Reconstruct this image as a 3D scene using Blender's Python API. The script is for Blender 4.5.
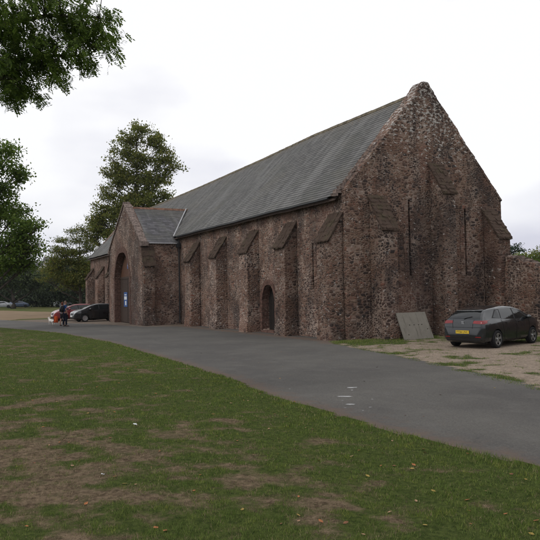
import bpy, bmesh, math, random
import numpy as np
from mathutils import Vector, Matrix, noise
from mathutils.bvhtree import BVHTree
from mathutils.geometry import tessellate_polygon

for o in list(bpy.data.objects): bpy.data.objects.remove(o)
scene = bpy.context.scene
COL = scene.collection
R = math.radians

# ------------------------------------------------------------------ camera
YAW, PIT, ROL = 1.0956, 0.0351, -0.0189
F_ = Vector((-math.sin(YAW)*math.cos(PIT), math.cos(YAW)*math.cos(PIT), math.sin(PIT)))
R_ = Vector((math.cos(YAW), math.sin(YAW), 0)); U_ = R_.cross(F_)
R2 = R_*math.cos(ROL)+U_*math.sin(ROL); U2 = -R_*math.sin(ROL)+U_*math.cos(ROL)
CAM = Vector((23.696, -15.9025, 2.08))
cam = bpy.data.objects.new('camera', bpy.data.cameras.new('camera')); COL.objects.link(cam)
cam.matrix_world = Matrix(((R2.x, U2.x, -F_.x, CAM.x), (R2.y, U2.y, -F_.y, CAM.y), (R2.z, U2.z, -F_.z, CAM.z), (0, 0, 0, 1)))
cam.data.sensor_width = 36; cam.data.sensor_height = 36; cam.data.lens = 662.1/540*36
cam.data.clip_start = 0.1; cam.data.clip_end = 4000
scene.camera = cam

# ------------------------------------------------------------------ light
SUN_EL, SUN_AZ = R(48), R(-78)         # azimuth of the sun, measured from +x
w = bpy.data.worlds.new('World'); scene.world = w; w.use_nodes = True
nt = w.node_tree; N = nt.nodes; Lk = nt.links
bg = N['Background']; bg.inputs['Strength'].default_value = 0.1
sky = N.new('ShaderNodeTexSky'); sky.sky_type = 'NISHITA'; sky.sun_disc = False
sky.sun_elevation = SUN_EL; sky.sun_rotation = math.pi/2 - SUN_AZ
tc = N.new('ShaderNodeTexCoord')
mp = N.new('ShaderNodeMapping'); mp.inputs['Scale'].default_value = (1, 1, 2.6); mp.inputs['Location'].default_value = (0.3, 1.7, 0.0)
nz = N.new('ShaderNodeTexNoise'); nz.inputs['Scale'].default_value = 1.7; nz.inputs['Detail'].default_value = 5; nz.inputs['Roughness'].default_value = .5
Lk.new(tc.outputs['Generated'], mp.inputs['Vector']); Lk.new(mp.outputs['Vector'], nz.inputs['Vector'])
cr = N.new('ShaderNodeValToRGB')
cr.color_ramp.elements[0].position = .36; cr.color_ramp.elements[0].color = (.66, .66, .76, 1)
cr.color_ramp.elements[1].position = .54; cr.color_ramp.elements[1].color = (.985, .985, 1.0, 1)
sx = N.new('ShaderNodeSeparateXYZ'); Lk.new(tc.outputs['Generated'], sx.inputs[0])
mr = N.new('ShaderNodeMapRange'); mr.inputs['From Min'].default_value = 0; mr.inputs['From Max'].default_value = .30
mr.inputs['To Min'].default_value = -.14; mr.inputs['To Max'].default_value = .12
Lk.new(sx.outputs['Z'], mr.inputs['Value'])
ad = N.new('ShaderNodeMath'); ad.operation = 'ADD'; Lk.new(nz.outputs['Fac'], ad.inputs[0]); Lk.new(mr.outputs[0], ad.inputs[1])
Lk.new(ad.outputs[0], cr.inputs['Fac'])
vm = N.new('ShaderNodeVectorMath'); vm.operation = 'SCALE'; vm.inputs['Scale'].default_value = 11.7; Lk.new(cr.outputs[0], vm.inputs[0])
mx = N.new('ShaderNodeMixRGB'); mx.inputs['Fac'].default_value = .93
Lk.new(sky.outputs[0], mx.inputs[1]); Lk.new(vm.outputs[0], mx.inputs[2]); Lk.new(mx.outputs[0], bg.inputs['Color'])
sun = bpy.data.objects.new('sun', bpy.data.lights.new('sun', 'SUN')); COL.objects.link(sun)
sun.data.energy = 1.0; sun.data.angle = R(18); sun.data.color = (1, .97, .92)
sd = Vector((math.cos(SUN_AZ)*math.cos(SUN_EL), math.sin(SUN_AZ)*math.cos(SUN_EL), math.sin(SUN_EL)))
sun.rotation_euler = sd.to_track_quat('Z', 'Y').to_euler(); sun.location = (20, -30, 40)
vs = scene.view_settings; vs.view_transform = 'Standard'; vs.look = 'None'; vs.gamma = 1; vs.use_curve_mapping = False
vs.exposure = -0.1
scene.render.engine = 'CYCLES'

# ------------------------------------------------------------------ material helper
class NB:
    def __init__(s, name):
        s.m = bpy.data.materials.new(name); s.m.use_nodes = True
        s.t = s.m.node_tree; s.n = s.t.nodes; s.l = s.t.links
        s.p = s.n['Principled BSDF']; s.out = s.n['Material Output']
    def new(s, ty, **kw):
        n = s.n.new(ty)
        for k, v in kw.items():
            if isinstance(getattr(n, k, None), (str, bool, int, float)) or k in ('operation', 'feature', 'blend_type', 'data_type', 'attribute_name'):
                setattr(n, k, v)
        return n
    def inp(s, sock, v):
        if isinstance(v, bpy.types.NodeSocket): s.l.new(v, sock)
        else: sock.default_value = v
    def coord(s, scale=(1, 1, 1), kind='Object', loc=(0, 0, 0)):
        t = s.n.new('ShaderNodeTexCoord'); m = s.n.new('ShaderNodeMapping')
        m.inputs['Scale'].default_value = scale; m.inputs['Location'].default_value = loc
        s.l.new(t.outputs[kind], m.inputs['Vector']); return m.outputs[0]
    def noise(s, vec, scale, detail=4, rough=.55, out='Fac'):
        n = s.n.new('ShaderNodeTexNoise'); n.inputs['Scale'].default_value = scale
        n.inputs['Detail'].default_value = detail; n.inputs['Roughness'].default_value = rough
        s.l.new(vec, n.inputs['Vector']); return n.outputs[out]
    def vor(s, vec, scale, feature='F1', out='Distance', rnd=1):
        n = s.n.new('ShaderNodeTexVoronoi'); n.feature = feature; n.inputs['Scale'].default_value = scale
        n.inputs['Randomness'].default_value = rnd
        s.l.new(vec, n.inputs['Vector']); return n.outputs[out]
    def ramp(s, fac, stops, interp='LINEAR'):
        n = s.n.new('ShaderNodeValToRGB'); c = n.color_ramp; c.interpolation = interp
        while len(c.elements) < len(stops): c.elements.new(.5)
        for e, (p, col) in zip(c.elements, stops):
            e.position = p; e.color = (*col, 1) if len(col) == 3 else col
        s.inp(n.inputs[0], fac); return n.outputs[0]
    def step(s, v, a, b, lo=0., hi=1.):
        n = s.n.new('ShaderNodeMapRange'); n.interpolation_type = 'SMOOTHSTEP'
        s.inp(n.inputs[0], v)
        n.inputs[1].default_value = a; n.inputs[2].default_value = b; n.inputs[3].default_value = lo; n.inputs[4].default_value = hi
        return n.outputs[0]
    def mix(s, f, a, b, mode='MIX'):
        n = s.n.new('ShaderNodeMixRGB'); n.blend_type = mode
        s.inp(n.inputs[0], f)
        for i, v in ((1, a), (2, b)): s.inp(n.inputs[i], (*v, 1) if isinstance(v, tuple) and len(v) == 3 else v)
        return n.outputs[0]
    def math(s, op, a, b=0., c=None):
        n = s.n.new('ShaderNodeMath'); n.operation = op
        s.inp(n.inputs[0], a); s.inp(n.inputs[1], b)
        if c is not None: s.inp(n.inputs[2], c)
        return n.outputs[0]
    def vmath(s, op, a, b):
        n = s.n.new('ShaderNodeVectorMath'); n.operation = op
        s.inp(n.inputs[0], a); s.inp(n.inputs[1], b); return n.outputs[0]
    def xyz(s, vec):
        n = s.n.new('ShaderNodeSeparateXYZ'); s.l.new(vec, n.inputs[0]); return n.outputs
    def attr(s, name, out='Fac'):
        n = s.n.new('ShaderNodeAttribute'); n.attribute_name = name; return n.outputs[out]
    def bump(s, h, dist=.02, st=1.):
        n = s.n.new('ShaderNodeBump'); n.inputs['Distance'].default_value = dist; n.inputs['Strength'].default_value = st
        s.inp(n.inputs['Height'], h); s.l.new(n.outputs[0], s.p.inputs['Normal'])
    def set(s, col=None, rough=.9, spec=.3, **kw):
        if col is not None: s.inp(s.p.inputs['Base Color'], (*col, 1) if isinstance(col, tuple) and len(col) == 3 else col)
        s.inp(s.p.inputs['Roughness'], rough); s.inp(s.p.inputs['Specular IOR Level'], spec)
        for k, v in kw.items(): s.inp(s.p.inputs[k], v)
        return s.m

def simple(name, col, rough=.8, spec=.3, vary=.15, sc=6, **kw):
    b = NB(name); v = b.coord()
    n = b.noise(v, sc, 5)
    c = b.mix(b.step(n, .3, .7), tuple(x*(1-vary) for x in col), tuple(x*(1+vary) for x in col))
    b.bump(n, .004, .4)
    return b.set(c, rough, spec, **kw)

def stone(name, pale=0., red=0., scale=(3.0, 3.0, 5.2), dark=1.0):
    b = NB(name); v0 = b.coord()
    wob = b.noise(v0, 1.8, 3, out='Color'); v = b.vmath('ADD', v0, b.vmath('MULTIPLY', wob, (.12, .12, .07)))
    mp = b.n.new('ShaderNodeMapping'); mp.inputs['Scale'].default_value = scale; b.l.new(v, mp.inputs['Vector']); vv = mp.outputs[0]
    def blocks(sc):
        o = []
        for ft in ('F1', 'F2'):
            n = b.n.new('ShaderNodeTexVoronoi'); n.feature = ft; n.distance = 'MINKOWSKI'; n.inputs['Exponent'].default_value = 5; n.inputs['Scale'].default_value = sc
            n.inputs['Randomness'].default_value = .88; b.l.new(vv, n.inputs['Vector']); o.append(n)
        return o[0].outputs['Color'], b.math('MULTIPLY', b.math('SUBTRACT', o[1].outputs['Distance'], o[0].outputs['Distance']), .55)
    c1_, e1_ = blocks(1); c2_, e2_ = blocks(1.7)
    sel = b.step(b.noise(v0, 1.3, 2), .49, .51)
    col = b.mix(sel, c1_, c2_); edge = b.mix(sel, e1_, b.math('MULTIPLY', e2_, .8))
    edge = b.math('SUBTRACT', edge, b.math('MULTIPLY', b.step(b.noise(v0, 13, 4, .6), .45, .75), .09))
    rgb = b.xyz(col)
    k = dark
    st = b.ramp(rgb[0], [(0, (.046*k, .036*k, .033*k)), (.20, (.085*k, .058*k, .048*k)), (.42, (.150*k, .086*k, .064*k)), (.60, (.18*k, .120*k, .090*k)),
                         (.75, (.21*k, .150*k, .115*k)), (.88, (.185*k, .082*k, .058*k)), (1, (.30*k, .245*k, .21*k))])
    # courses of brick-red sandstone in places
    big = b.noise(v0, .38, 4)
    redm = b.step(big, .50-red, .64-red, 0, .55)
    st = b.mix(redm, st, b.mix(rgb[1], (.14*k, .068*k, .053*k), (.22*k, .13*k, .105*k)))
    fine = b.noise(v0, 28, 6, .7)
    st = b.mix(.75, st, b.ramp(fine, [(.25, (.42, .42, .42)), (.75, (1.5, 1.45, 1.4))]), 'MULTIPLY')
    # mortar, lost here and there
    mw = b.noise(v0, 1.1, 3)
    mcol = b.mix(b.step(b.noise(v0, .9, 4), .35, .65), (.18*k, .115*k, .086*k), (.34*k, .262*k, .215*k))
    mm = b.math('MULTIPLY', b.step(edge, .01, .11, 1, 0), b.step(mw, .38-pale*.2, .62-pale*.2, .45, 1))
    stain = b.step(b.noise(b.coord((1, 1, .45)), .85, 6, .6), .45, .60, 0, .80)
    st = b.mix(stain, st, (.034*k, .029*k, .029*k))
    c = b.mix(mm, st, mcol)
    c = b.mix(b.step(b.noise(b.coord((1, 1, .5), loc=(5, 2, 9)), .42, 5, .6), .48, .64, 0, .48), c, (.046*k, .038*k, .036*k))
    c = b.mix(b.step(b.noise(v0, .55, 5, .6), .48, .64, 0, .15), c, (.155*k, .082*k, .060*k))
    # pale lichen and lime speckles, thicker towards the top of the gable
    z = b.xyz(v0)[2]
    hi = b.step(z, 6.8, 10.6, 0, .22)
    sp = b.math('ADD', b.noise(b.vmath('MULTIPLY', v0, (1, 1, 1.7)), 5.0, 5, .62), b.math('MULTIPLY', hi, b.noise(v0, .7, 2)))
    sp2 = b.step(sp, .625-pale*.04, .68-pale*.04, 0, .8)
    c = b.mix(sp2, c, (.42, .395, .37))
    h = b.math('ADD', b.step(edge, .0, .16), b.math('MULTIPLY', fine, .35))
    h = b.math('ADD', h, b.math('MULTIPLY', rgb[2], .5))
    b.bump(h, .014, .8)
    d = b.n.new('ShaderNodeDisplacement'); d.inputs['Scale'].default_value = .016; d.inputs['Midlevel'].default_value = .8
    b.l.new(b.math('ADD', b.step(edge, .0, .22, 0, .7), b.math('MULTIPLY', rgb[2], .6)), d.inputs['Height'])
    b.l.new(d.outputs[0], b.out.inputs['Displacement'])
    b.m.displacement_method = 'BOTH'
    return b.set(c, .95, .15)

def slate(name, tint=(.072, .069, .065), w_=.30, h_=.21, lich=.5):
    b = NB(name); uv = b.coord(kind='UV')
    x, y, _ = b.xyz(uv)
    br = b.n.new('ShaderNodeTexBrick'); b.l.new(uv, br.inputs['Vector'])
    br.inputs['Scale'].default_value = 1; br.inputs['Brick Width'].default_value = w_; br.inputs['Row Height'].default_value = h_
    br.inputs['Mortar Size'].default_value = .006; br.inputs['Mortar Smooth'].default_value = .1; br.offset = .5
    br.inputs['Color1'].default_value = (0, 0, 0, 1); br.inputs['Color2'].default_value = (1, 1, 1, 1); br.inputs['Mortar'].default_value = (.4, .4, .4, 1)
    t = tint
    c = b.mix(br.outputs['Color'], tuple(q*.55 for q in t), tuple(q*1.4 for q in t))
    st = b.noise(b.coord((1.3, .16, 1), 'UV'), 1.0, 6, .65)            # streaks running down the slope
    c = b.mix(b.step(st, .44, .64, 0, .7), c, (.150, .148, .142)); st3 = b.noise(b.coord((2.6, .2, 1), 'UV', (3, 1, 0)), 1.0, 6, .7); c = b.mix(b.step(st3, .5, .68, 0, .6), c, (.036, .035, .033))
    st2 = b.noise(b.coord((.5, .3, 1), 'UV', (7, 3, 0)), 1.0, 6, .6)
    c = b.mix(b.step(st2, .46, .66, 0, .5), c, (.045, .047, .036))
    c = b.mix(b.step(b.noise(b.coord((.25, .35, 1), 'UV', (1, 9, 0)), 1.0, 7, .7), .5, .62, 0, .4), c, (.088, .080, .060))
    top = b.step(b.math('ADD', y, b.math('MULTIPLY', b.noise(uv, 2.2, 5, .7), 1.3)), 7.3, 8.0, 0, lich)
    c = b.mix(top, c, b.mix(b.step(b.noise(uv, 5, 4), .42, .6), (.115, .112, .10), (.13, .095, .050)))
    sp = b.step(b.noise(uv, 14, 3), .66, .72, 0, .5)
    c = b.mix(sp, c, (.30, .30, .27))
    ln = b.step(br.outputs['Fac'], .1, .8, 0, .3)
    c = b.mix(ln, c, (.02, .02, .022))
    h = b.math('SUBTRACT', b.math('MULTIPLY', b.noise(uv, 9, 5, .7), .6), br.outputs['Fac'])
    b.bump(h, .012, .8)
    return b.set(c, .62, .35)

M = {}
M['wall'] = stone('rubble_sandstone', pale=.35, red=.02, scale=(4.8, 4.8, 9.0), dark=1.12)
M['gable'] = stone('rubble_dark', pale=.1, red=-.02, scale=(4.0, 4.0, 7.2), dark=.84)
M['butt'] = stone('rubble_buttress', pale=0, red=0, scale=(4.2, 4.2, 7.8), dark=.76)
M['porch'] = stone('rubble_porch', pale=.5, red=.05, scale=(5.2, 5.2, 9.6), dark=1.1)
M['slate'] = slate('old_slate')
M['porch_slate'] = slate('porch_slate', (.076, .072, .080), .34, .24, 0)
b = NB('weathered_cap_stone'); v = b.coord(); n_ = b.noise(v, 6, 6, .7); c = b.mix(n_, (.026, .020, .018), (.105, .072, .054))
c = b.mix(b.step(b.noise(v, 2.3, 5), .5, .66, 0, .45), c, (.070, .062, .036)); b.bump(b.noise(v, 14, 6, .7), .03); M['cap'] = b.set(c, .95, .1)
M['dressed'] = simple('dressed_red_sandstone', (.115, .068, .054), .95, .15, .4, 7)
M['coping'] = simple('coping_stone', (.16, .125, .11), .95, .1, .45, 8)
M['ridge'] = simple('ridge_tile', (.15, .085, .060), .9, .2, .4, 6)
M['ridge_old'] = simple('ridge_lichen', (.115, .098, .068), .9, .2, .45, 5)
M['lead'] = simple('mortar_fillet', (.36, .36, .37), .7, .3, .2, 8)
M['iron'] = simple('black_iron', (.018, .020, .022), .5, .4, .2)
M['dark'] = simple('painted_dark', (.008, .007, .007), 1, 0, .1)  # near-black colour standing for the dark inside openings
M['oak'] = simple('old_oak', (.055, .038, .030), .8, .2, .35, 10)
M['dark_oak'] = simple('dark_oak', (.020, .016, .014), .8, .2, .3, 10)
M['oak_warm'] = simple('warm_oak', (.095, .045, .026), .7, .2, .3, 10)

# ------------------------------------------------------------------ object helpers
def tag(o, label=None, cat=None, group=None, kind=None):
    if label: o['label'] = label
    if cat: o['category'] = cat
    if group: o['group'] = group
    if kind: o['kind'] = kind
    return o
def empty(name, loc=(0, 0, 0), rz=0, label=None, cat=None, group=None):
    o = bpy.data.objects.new(name, None); COL.objects.link(o); o.location = loc; o.rotation_euler = (0, 0, rz)
    o.empty_display_size = .3
    return tag(o, label, cat, group)
def link(name, me, mat, parent=None, smooth=False):
    if mat is not None:
        for m in (mat if isinstance(mat, (list, tuple)) else [mat]): me.materials.append(m)
    if smooth:
        for p in me.polygons: p.use_smooth = True
    o = bpy.data.objects.new(name, me); COL.objects.link(o)
    if parent is not None: o.parent = parent
    return o
def obj(name, bm, mat, parent=None, smooth=False, fix=True):
    if fix: bmesh.ops.recalc_face_normals(bm, faces=bm.faces)
    me = bpy.data.meshes.new(name); bm.to_mesh(me); bm.free()
    return link(name, me, mat, parent, smooth)
def box(bm, a, b, rot=None):
    x0, y0, z0 = a; x1, y1, z1 = b
    vs_ = [bm.verts.new(p) for p in ((x0,y0,z0),(x1,y0,z0),(x1,y1,z0),(x0,y1,z0),(x0,y0,z1),(x1,y0,z1),(x1,y1,z1),(x0,y1,z1))]
    for f in ((0,3,2,1),(4,5,6,7),(0,1,5,4),(1,2,6,5),(2,3,7,6),(3,0,4,7)): bm.faces.new([vs_[i] for i in f])
    return vs_
def hexa(bm, P):   # 8 corners, same order as box
    vs_ = [bm.verts.new(p) for p in P]
    for f in ((0,3,2,1),(4,5,6,7),(0,1,5,4),(1,2,6,5),(2,3,7,6),(3,0,4,7)): bm.faces.new([vs_[i] for i in f])
    return vs_
def tube(bm, pts, rad, n=6, cap=True):
    pts = [Vector(p) for p in pts]; rings = []
    for i, p in enumerate(pts):
        d = (pts[min(i+1, len(pts)-1)]-pts[max(i-1, 0)]).normalized()
        a = d.cross(Vector((0, 0, 1))); a = a.normalized() if a.length > .05 else Vector((1, 0, 0)); c = d.cross(a)
        r = rad[i] if hasattr(rad, '__len__') else rad
        rings.append([bm.verts.new(p+a*math.cos(t)*r+c*math.sin(t)*r) for t in (2*math.pi*k/n for k in range(n))])
    for A, B in zip(rings, rings[1:]):
        for k in range(n): bm.faces.new((A[k], A[(k+1) % n], B[(k+1) % n], B[k]))
    if cap: bm.faces.new(rings[0][::-1]); bm.faces.new(rings[-1])
def prism(outer, holes, f, d0, d1):
    """outline with holes in 2D -> solid; f(u,v,d) gives the 3D point"""
    loops = [outer]+holes
    tris = tessellate_polygon([[Vector((u, v, 0)) for u, v in L] for L in loops])
    flat = [p for L in loops for p in L]
    bm = bmesh.new()
    A = [bm.verts.new(f(u, v, d0)) for u, v in flat]; B = [bm.verts.new(f(u, v, d1)) for u, v in flat]
    for t in tris:
        try: bm.faces.new([A[i] for i in t]); bm.faces.new([B[i] for i in reversed(t)])
        except ValueError: pass
    k = 0
    for L in loops:
        n = len(L)
        for i in range(n):
            a, b_ = k+i, k+(i+1) % n
            bm.faces.new((A[a], A[b_], B[b_], B[a]))
        k += n
    return bm
def voxel(o, size=.08):
    m = o.modifiers.new('remesh', 'REMESH'); m.mode = 'VOXEL'; m.voxel_size = size; m.use_smooth_shade = True
    return o
def mesh_np(name, V, faces_n, mat, parent=None, smooth=False, attrs=None, cols=None):
    """V (n,3) array; every face has faces_n consecutive verts"""
    me = bpy.data.meshes.new(name); n = len(V); m = n//faces_n
    me.vertices.add(n); me.vertices.foreach_set('co', np.asarray(V, np.float32).ravel())
    me.loops.add(n); me.loops.foreach_set('vertex_index', np.arange(n, dtype=np.int32))
    me.polygons.add(m); me.polygons.foreach_set('loop_start', np.arange(0, n, faces_n, dtype=np.int32))
    me.update(calc_edges=True)
    if attrs:
        for k, a in attrs.items():
            at = me.attributes.new(k, 'FLOAT', 'POINT'); at.data.foreach_set('value', np.asarray(a, np.float32))
    return link(name, me, mat, parent, smooth)

# ------------------------------------------------------------------ ground
rng = np.random.default_rng(7)
LOW = [(-90, -30), (-60, -21.5), (-40, -15.2), (-26.4, -11.5), (-16.2, -9.35), (-5.9, -8.76), (3.55, -9.15), (8.9, -9.44), (12.0, -9.85), (16.0, -9.91), (18.25, -9.75), (26, -10.4), (50, -14)]
UPR = [(50, -10.5), (20, -6.3), (13.9, -4.6), (11.06, -3.79), (6.71, -2.6), (2.4, -1.75), (.94, -1.39), (.2, -.9), (-1, .2), (-18.2, .2), (-18.6, -1.6), (-19.6, -3.3), (-23, -3.95), (-27, -4.8), (-33, -7.0), (-44.8, -9.9), (-60, -14.5), (-90, -23)]
def lowy(x): return np.interp(x, [p[0] for p in LOW], [p[1] for p in LOW])
def fbm(x, y, s, seed=0, o=4):
    """tileless value noise, numpy"""
    x = np.asarray(x)*s+seed*17.3; y = np.asarray(y)*s+seed*9.1; r = 0; a = 1; t = 0
    for k in range(o):
        xi = np.floor(x).astype(int); yi = np.floor(y).astype(int); fx = x-xi; fy = y-yi
        fx = fx*fx*(3-2*fx); fy = fy*fy*(3-2*fy)
        h = lambda i, j: ((np.sin(i*127.1+j*311.7+seed*74.7+k*13.1)*43758.5453) % 1)
        r = r+a*((h(xi, yi)*(1-fx)+h(xi+1, yi)*fx)*(1-fy)+(h(xi, yi+1)*(1-fx)+h(xi+1, yi+1)*fx)*fy)
        t += a; a *= .5; x = x*2.03+5; y = y*2.03+3
    return r/t
def wear(x, y):
    """0 = green turf, 1 = bare brown thatch"""
    n = fbm(x, y, .45, 1, 4); f = fbm(x, y, 3.1, 2, 4)
    h_ = fbm(x, y, 4.2, 3, 2)
    g_ = fbm(x, y, 1.5, 21, 3)
    v = (n-.52)*1.5+(g_-.5)*1.1+(f-.5)*1.7+(h_-.5)*1.3+.25
    for cx, cy, rx, ry, a in ((15.2, -14.8, 3.0, 1.5, .62), (-6, -12.8, 7, 1.2, .45), (18.5, -12.6, 1.6, 1.0, .15), (9, -15.0, 4, 1.8, .36), (19.6, -12.0, 1.3, 1.0, -.10)):
        v = v+a*np.exp(-(((x-cx)/rx)**2+((y-cy)/ry)**2))
    e = lowy(x)-y                                    # metres in from the kerbless edge of the drive
    v = v-.55*np.exp(-(e/1.0)**2)-.12
    return np.clip(v, 0, 1)

b = NB('meadow_grass'); v = b.coord()
c = b.mix(b.step(b.noise(v, .25, 5), .4, .62), (.050, .072, .018), (.115, .098, .045))
c = b.mix(.6, c, b.ramp(b.noise(v, 6, 5, .7), [(.3, (.5, .5, .5)), (.7, (1.5, 1.5, 1.4))]), 'MULTIPLY')
b.bump(b.noise(v, 9, 5), .04); MG = b.set(c, 1, .05)
bm = bmesh.new()
bmesh.ops.create_grid(bm, x_segments=8, y_segments=8, size=1500)
tag(obj('ground', bm, MG, fix=False), kind='structure')

def grid_sheet(name, x0, x1, y0, y1, st, z, inside, mat, relief=None, attr=None):
    xs = np.arange(x0, x1+st, st); ys = np.arange(y0, y1+st, st)
    X, Y = np.meshgrid(xs, ys, indexing='ij')
    Z = np.full_like(X, z) if relief is None else z+relief(X, Y)
    me = bpy.data.meshes.new(name); nx, ny = X.shape
    idx = np.arange(nx*ny).reshape(nx, ny)
    q = np.stack([idx[:-1, :-1], idx[1:, :-1], idx[1:, 1:], idx[:-1, 1:]], -1).reshape(-1, 4)
    cxy = (X[:-1, :-1]+st/2).ravel(), (Y[:-1, :-1]+st/2).ravel()
    q = q[inside(*cxy)]
    used = np.unique(q); re = -np.ones(nx*ny, int); re[used] = np.arange(len(used))
    V = np.stack([X.ravel(), Y.ravel(), Z.ravel()], 1)[used]; q = re[q]
    me.vertices.add(len(V)); me.vertices.foreach_set('co', V.astype(np.float32).ravel())
    me.loops.add(q.size); me.loops.foreach_set('vertex_index', q.ravel().astype(np.int32))
    me.polygons.add(len(q)); me.polygons.foreach_set('loop_start', np.arange(0, q.size, 4, dtype=np.int32))
    me.update(calc_edges=True)
    if attr:
        for k, fn in attr.items():
            at = me.attributes.new(k, 'FLOAT', 'POINT'); at.data.foreach_set('value', fn(V[:, 0], V[:, 1]).astype(np.float32))
    o = link(name, me, mat, None, True); return tag(o, kind='structure')

# lawn in the foreground
b = NB('lawn_soil'); v = b.coord(); wv = b.attr('wear')
g = b.mix(b.step(b.noise(v, 14, 8, .8), .3, .7), (.026, .042, .010), (.105, .130, .036))
br_ = b.mix(b.step(b.noise(v, 11, 8, .8), .32, .68), (.060, .042, .026), (.27, .20, .132)); br_ = b.mix(b.step(b.noise(v, 5, 6, .7), .5, .62, 0, .5), br_, (.085, .085, .040))
c = b.mix(b.step(b.math('ADD', wv, b.math('MULTIPLY', b.math('SUBTRACT', b.noise(v, 8, 8, .78), .5), 1.7)), .15, .85), g, br_)
b.bump(b.math('ADD', b.noise(v, 40, 4, .7), b.noise(v, 9, 6, .75)), .05); ML = b.set(c, 1, .05)
def lawn_relief(X, Y):
    e = lowy(X)-Y
    return .035*fbm(X, Y, .9, 5, 3)+.02*fbm(X, Y, 5, 6, 2)+.012*np.clip(e/.5, 0, 1)
grid_sheet('lawn', -34, 26, -24, -8.6, .12, .012, lambda x, y: y < lowy(x)+.06*(fbm(x, y, 2.3, 8, 3)-.5), ML, lawn_relief, {'wear': wear})

# tarmac drive
b = NB('tarmac'); v = b.coord()
big = b.noise(v, .22, 5, .55); agg = b.noise(v, 70, 3, .8)
c = b.mix(b.step(big, .35, .65), (.068, .064, .060), (.094, .089, .081))
c = b.mix(.8, c, b.ramp(agg, [(.3, (.55, .55, .55)), (.7, (1.45, 1.45, 1.45))]), 'MULTIPLY')
wear2 = b.noise(b.coord((.12, .9, 1)), 1, 5, .6)
c = b.mix(b.step(wear2, .5, .7, 0, .35), c, (.058, .057, .056))
c = b.mix(b.step(b.noise(b.coord((1, 1, 1), loc=(31, 4, 0)), .35, 3, .4), .56, .60, 0, .35), c, (.070, .067, .064))
crk = b.vor(b.vmath('ADD', v, b.vmath('MULTIPLY', b.noise(v, 1.5, 6, .7, 'Color'), (1.6, 1.6, 0))), .34, 'DISTANCE_TO_EDGE'); crm = b.math('MULTIPLY', b.step(crk, .0, .008, 1, 0), b.step(b.noise(v, .4, 3), .52, .62, 0, .55))
c = b.mix(crm, c, (.022, .021, .020))
c = b.mix(b.step(b.vor(v, 9), .03, .06, .5, 0), c, (.16, .145, .13))
x_, y_, z_ = b.xyz(v)
grit = b.noise(v, 26, 5, .8); c = b.mix(.75, c, b.ramp(grit, [(.32, (.62, .62, .63)), (.68, (1.38, 1.37, 1.34))]), 'MULTIPLY')
c = b.mix(b.step(b.noise(v, 1.6, 6, .65), .5, .66, 0, .3), c, (.125, .118, .108))
dust = b.math('ADD', b.step(b.attr('edge'), .0, .9, .42, 0), b.math('SUBTRACT', b.noise(v, 3, 5, .7), .55))
c = b.mix(b.step(dust, 0., .45, 0, .8), c, (.115, .078, .058))
b.bump(b.math('ADD', agg, b.noise(v, 260, 2)), .006, .8); MT = b.set(c, .88, .25)
UPP = np.array(UPR)
def inpoly(P):
    P = np.array(P)
    def f(x, y):
        r = np.zeros(len(x), bool); n = len(P); j = n-1
        for i in range(n):
            xi, yi = P[i]; xj, yj = P[j]
            c_ = ((yi > y) != (yj > y)) & (x < (xj-xi)*(y-yi)/(yj-yi+1e-12)+xi); r ^= c_; j = i
        return r
    return f
def bmpoly(name, pts, z, mat, jit=0, step=.5):
    P = []
    for i in range(len(pts)):
        a = Vector(pts[i]); c_ = Vector(pts[(i+1) % len(pts)]); n = max(1, int((c_-a).length/step))
        nr = Vector((-(c_-a).y, (c_-a).x)).normalized()
        for k in range(n):
            p = a.lerp(c_, k/n); P.append(p+nr*jit*noise.noise(Vector((p.x*1.3, p.y*1.3, 3))))
    bm = bmesh.new(); vs_ = [bm.verts.new((p.x, p.y, z)) for p in P]
    for t in tessellate_polygon([[Vector((p.x, p.y, 0)) for p in P]]):
        f = bm.faces.new([vs_[i] for i in t])
    for f in bm.faces:
        f.normal_update()
        if f.normal.z < 0: f.normal_flip()
    return obj(name, bm, mat, None, fix=False)
road_in = inpoly(LOW+UPR)
def edge_fn(x, y):
    d = np.full(len(x), 9.)
    for poly in (LOW, [(-18.6, -1.0), (-.4, -.85), (.9, -1.45)]):
        for (ax, ay), (bx, by) in zip(poly, poly[1:]):
            t = np.clip(((x-ax)*(bx-ax)+(y-ay)*(by-ay))/((bx-ax)**2+(by-ay)**2+1e-9), 0, 1)
            d = np.minimum(d, np.hypot(x-ax-t*(bx-ax), y-ay-t*(by-ay)))
    return d
grid_sheet('drive', -88, 45, -30, .4, .2, .008, lambda x, y: road_in(x+.08*(fbm(x, y, 1.9, 3, 2)-.5), y+.3*(fbm(x, y, 1.3, 4, 3)-.5)), MT, None, {'edge': edge_fn})

# gravelled ground by the gable, with turf coming through
def green(x, y):
    n = fbm(x, y, .8, 11, 4); f = fbm(x, y, 4, 12, 3)
    v = (n-.49)*2.6+(f-.5)*2.4
    v = v+.95*np.exp(-((x-.9)/.75)**2)*(y < 8.3)                     # along the foot of the gable
    v = v+1.3*np.exp(-(((x-6.2)/3.2)**2+((y-6.9)/1.9)**2))           # in front of the boundary wall
    v = v+1.15*np.exp(-(((x-8.6)/2.4)**2+((y-4.2)/1.5)**2))
    xr = np.interp(x, [p[0] for p in UPR[:8]][::-1], [p[1] for p in UPR[:8]][::-1])
    v = v+.75*np.exp(-((y-xr)/.4)**2)*(x > 3)
    v = v-1.2*np.exp(-(((x-5.6)/1.6)**2+((y-2.2)/2.0)**2))
    return np.clip(v, 0, 1)
b = NB('gravel'); v = b.coord(); gv = b.attr('green')
c1 = b.mix(b.noise(v, 1.3, 5, .65), (.15, .118, .090), (.27, .225, .182))
c1 = b.mix(.85, c1, b.ramp(b.vor(v, 22, out='Color'), [(0, (.5, .5, .5)), (1, (1.6, 1.55, 1.5))]), 'MULTIPLY')
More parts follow.
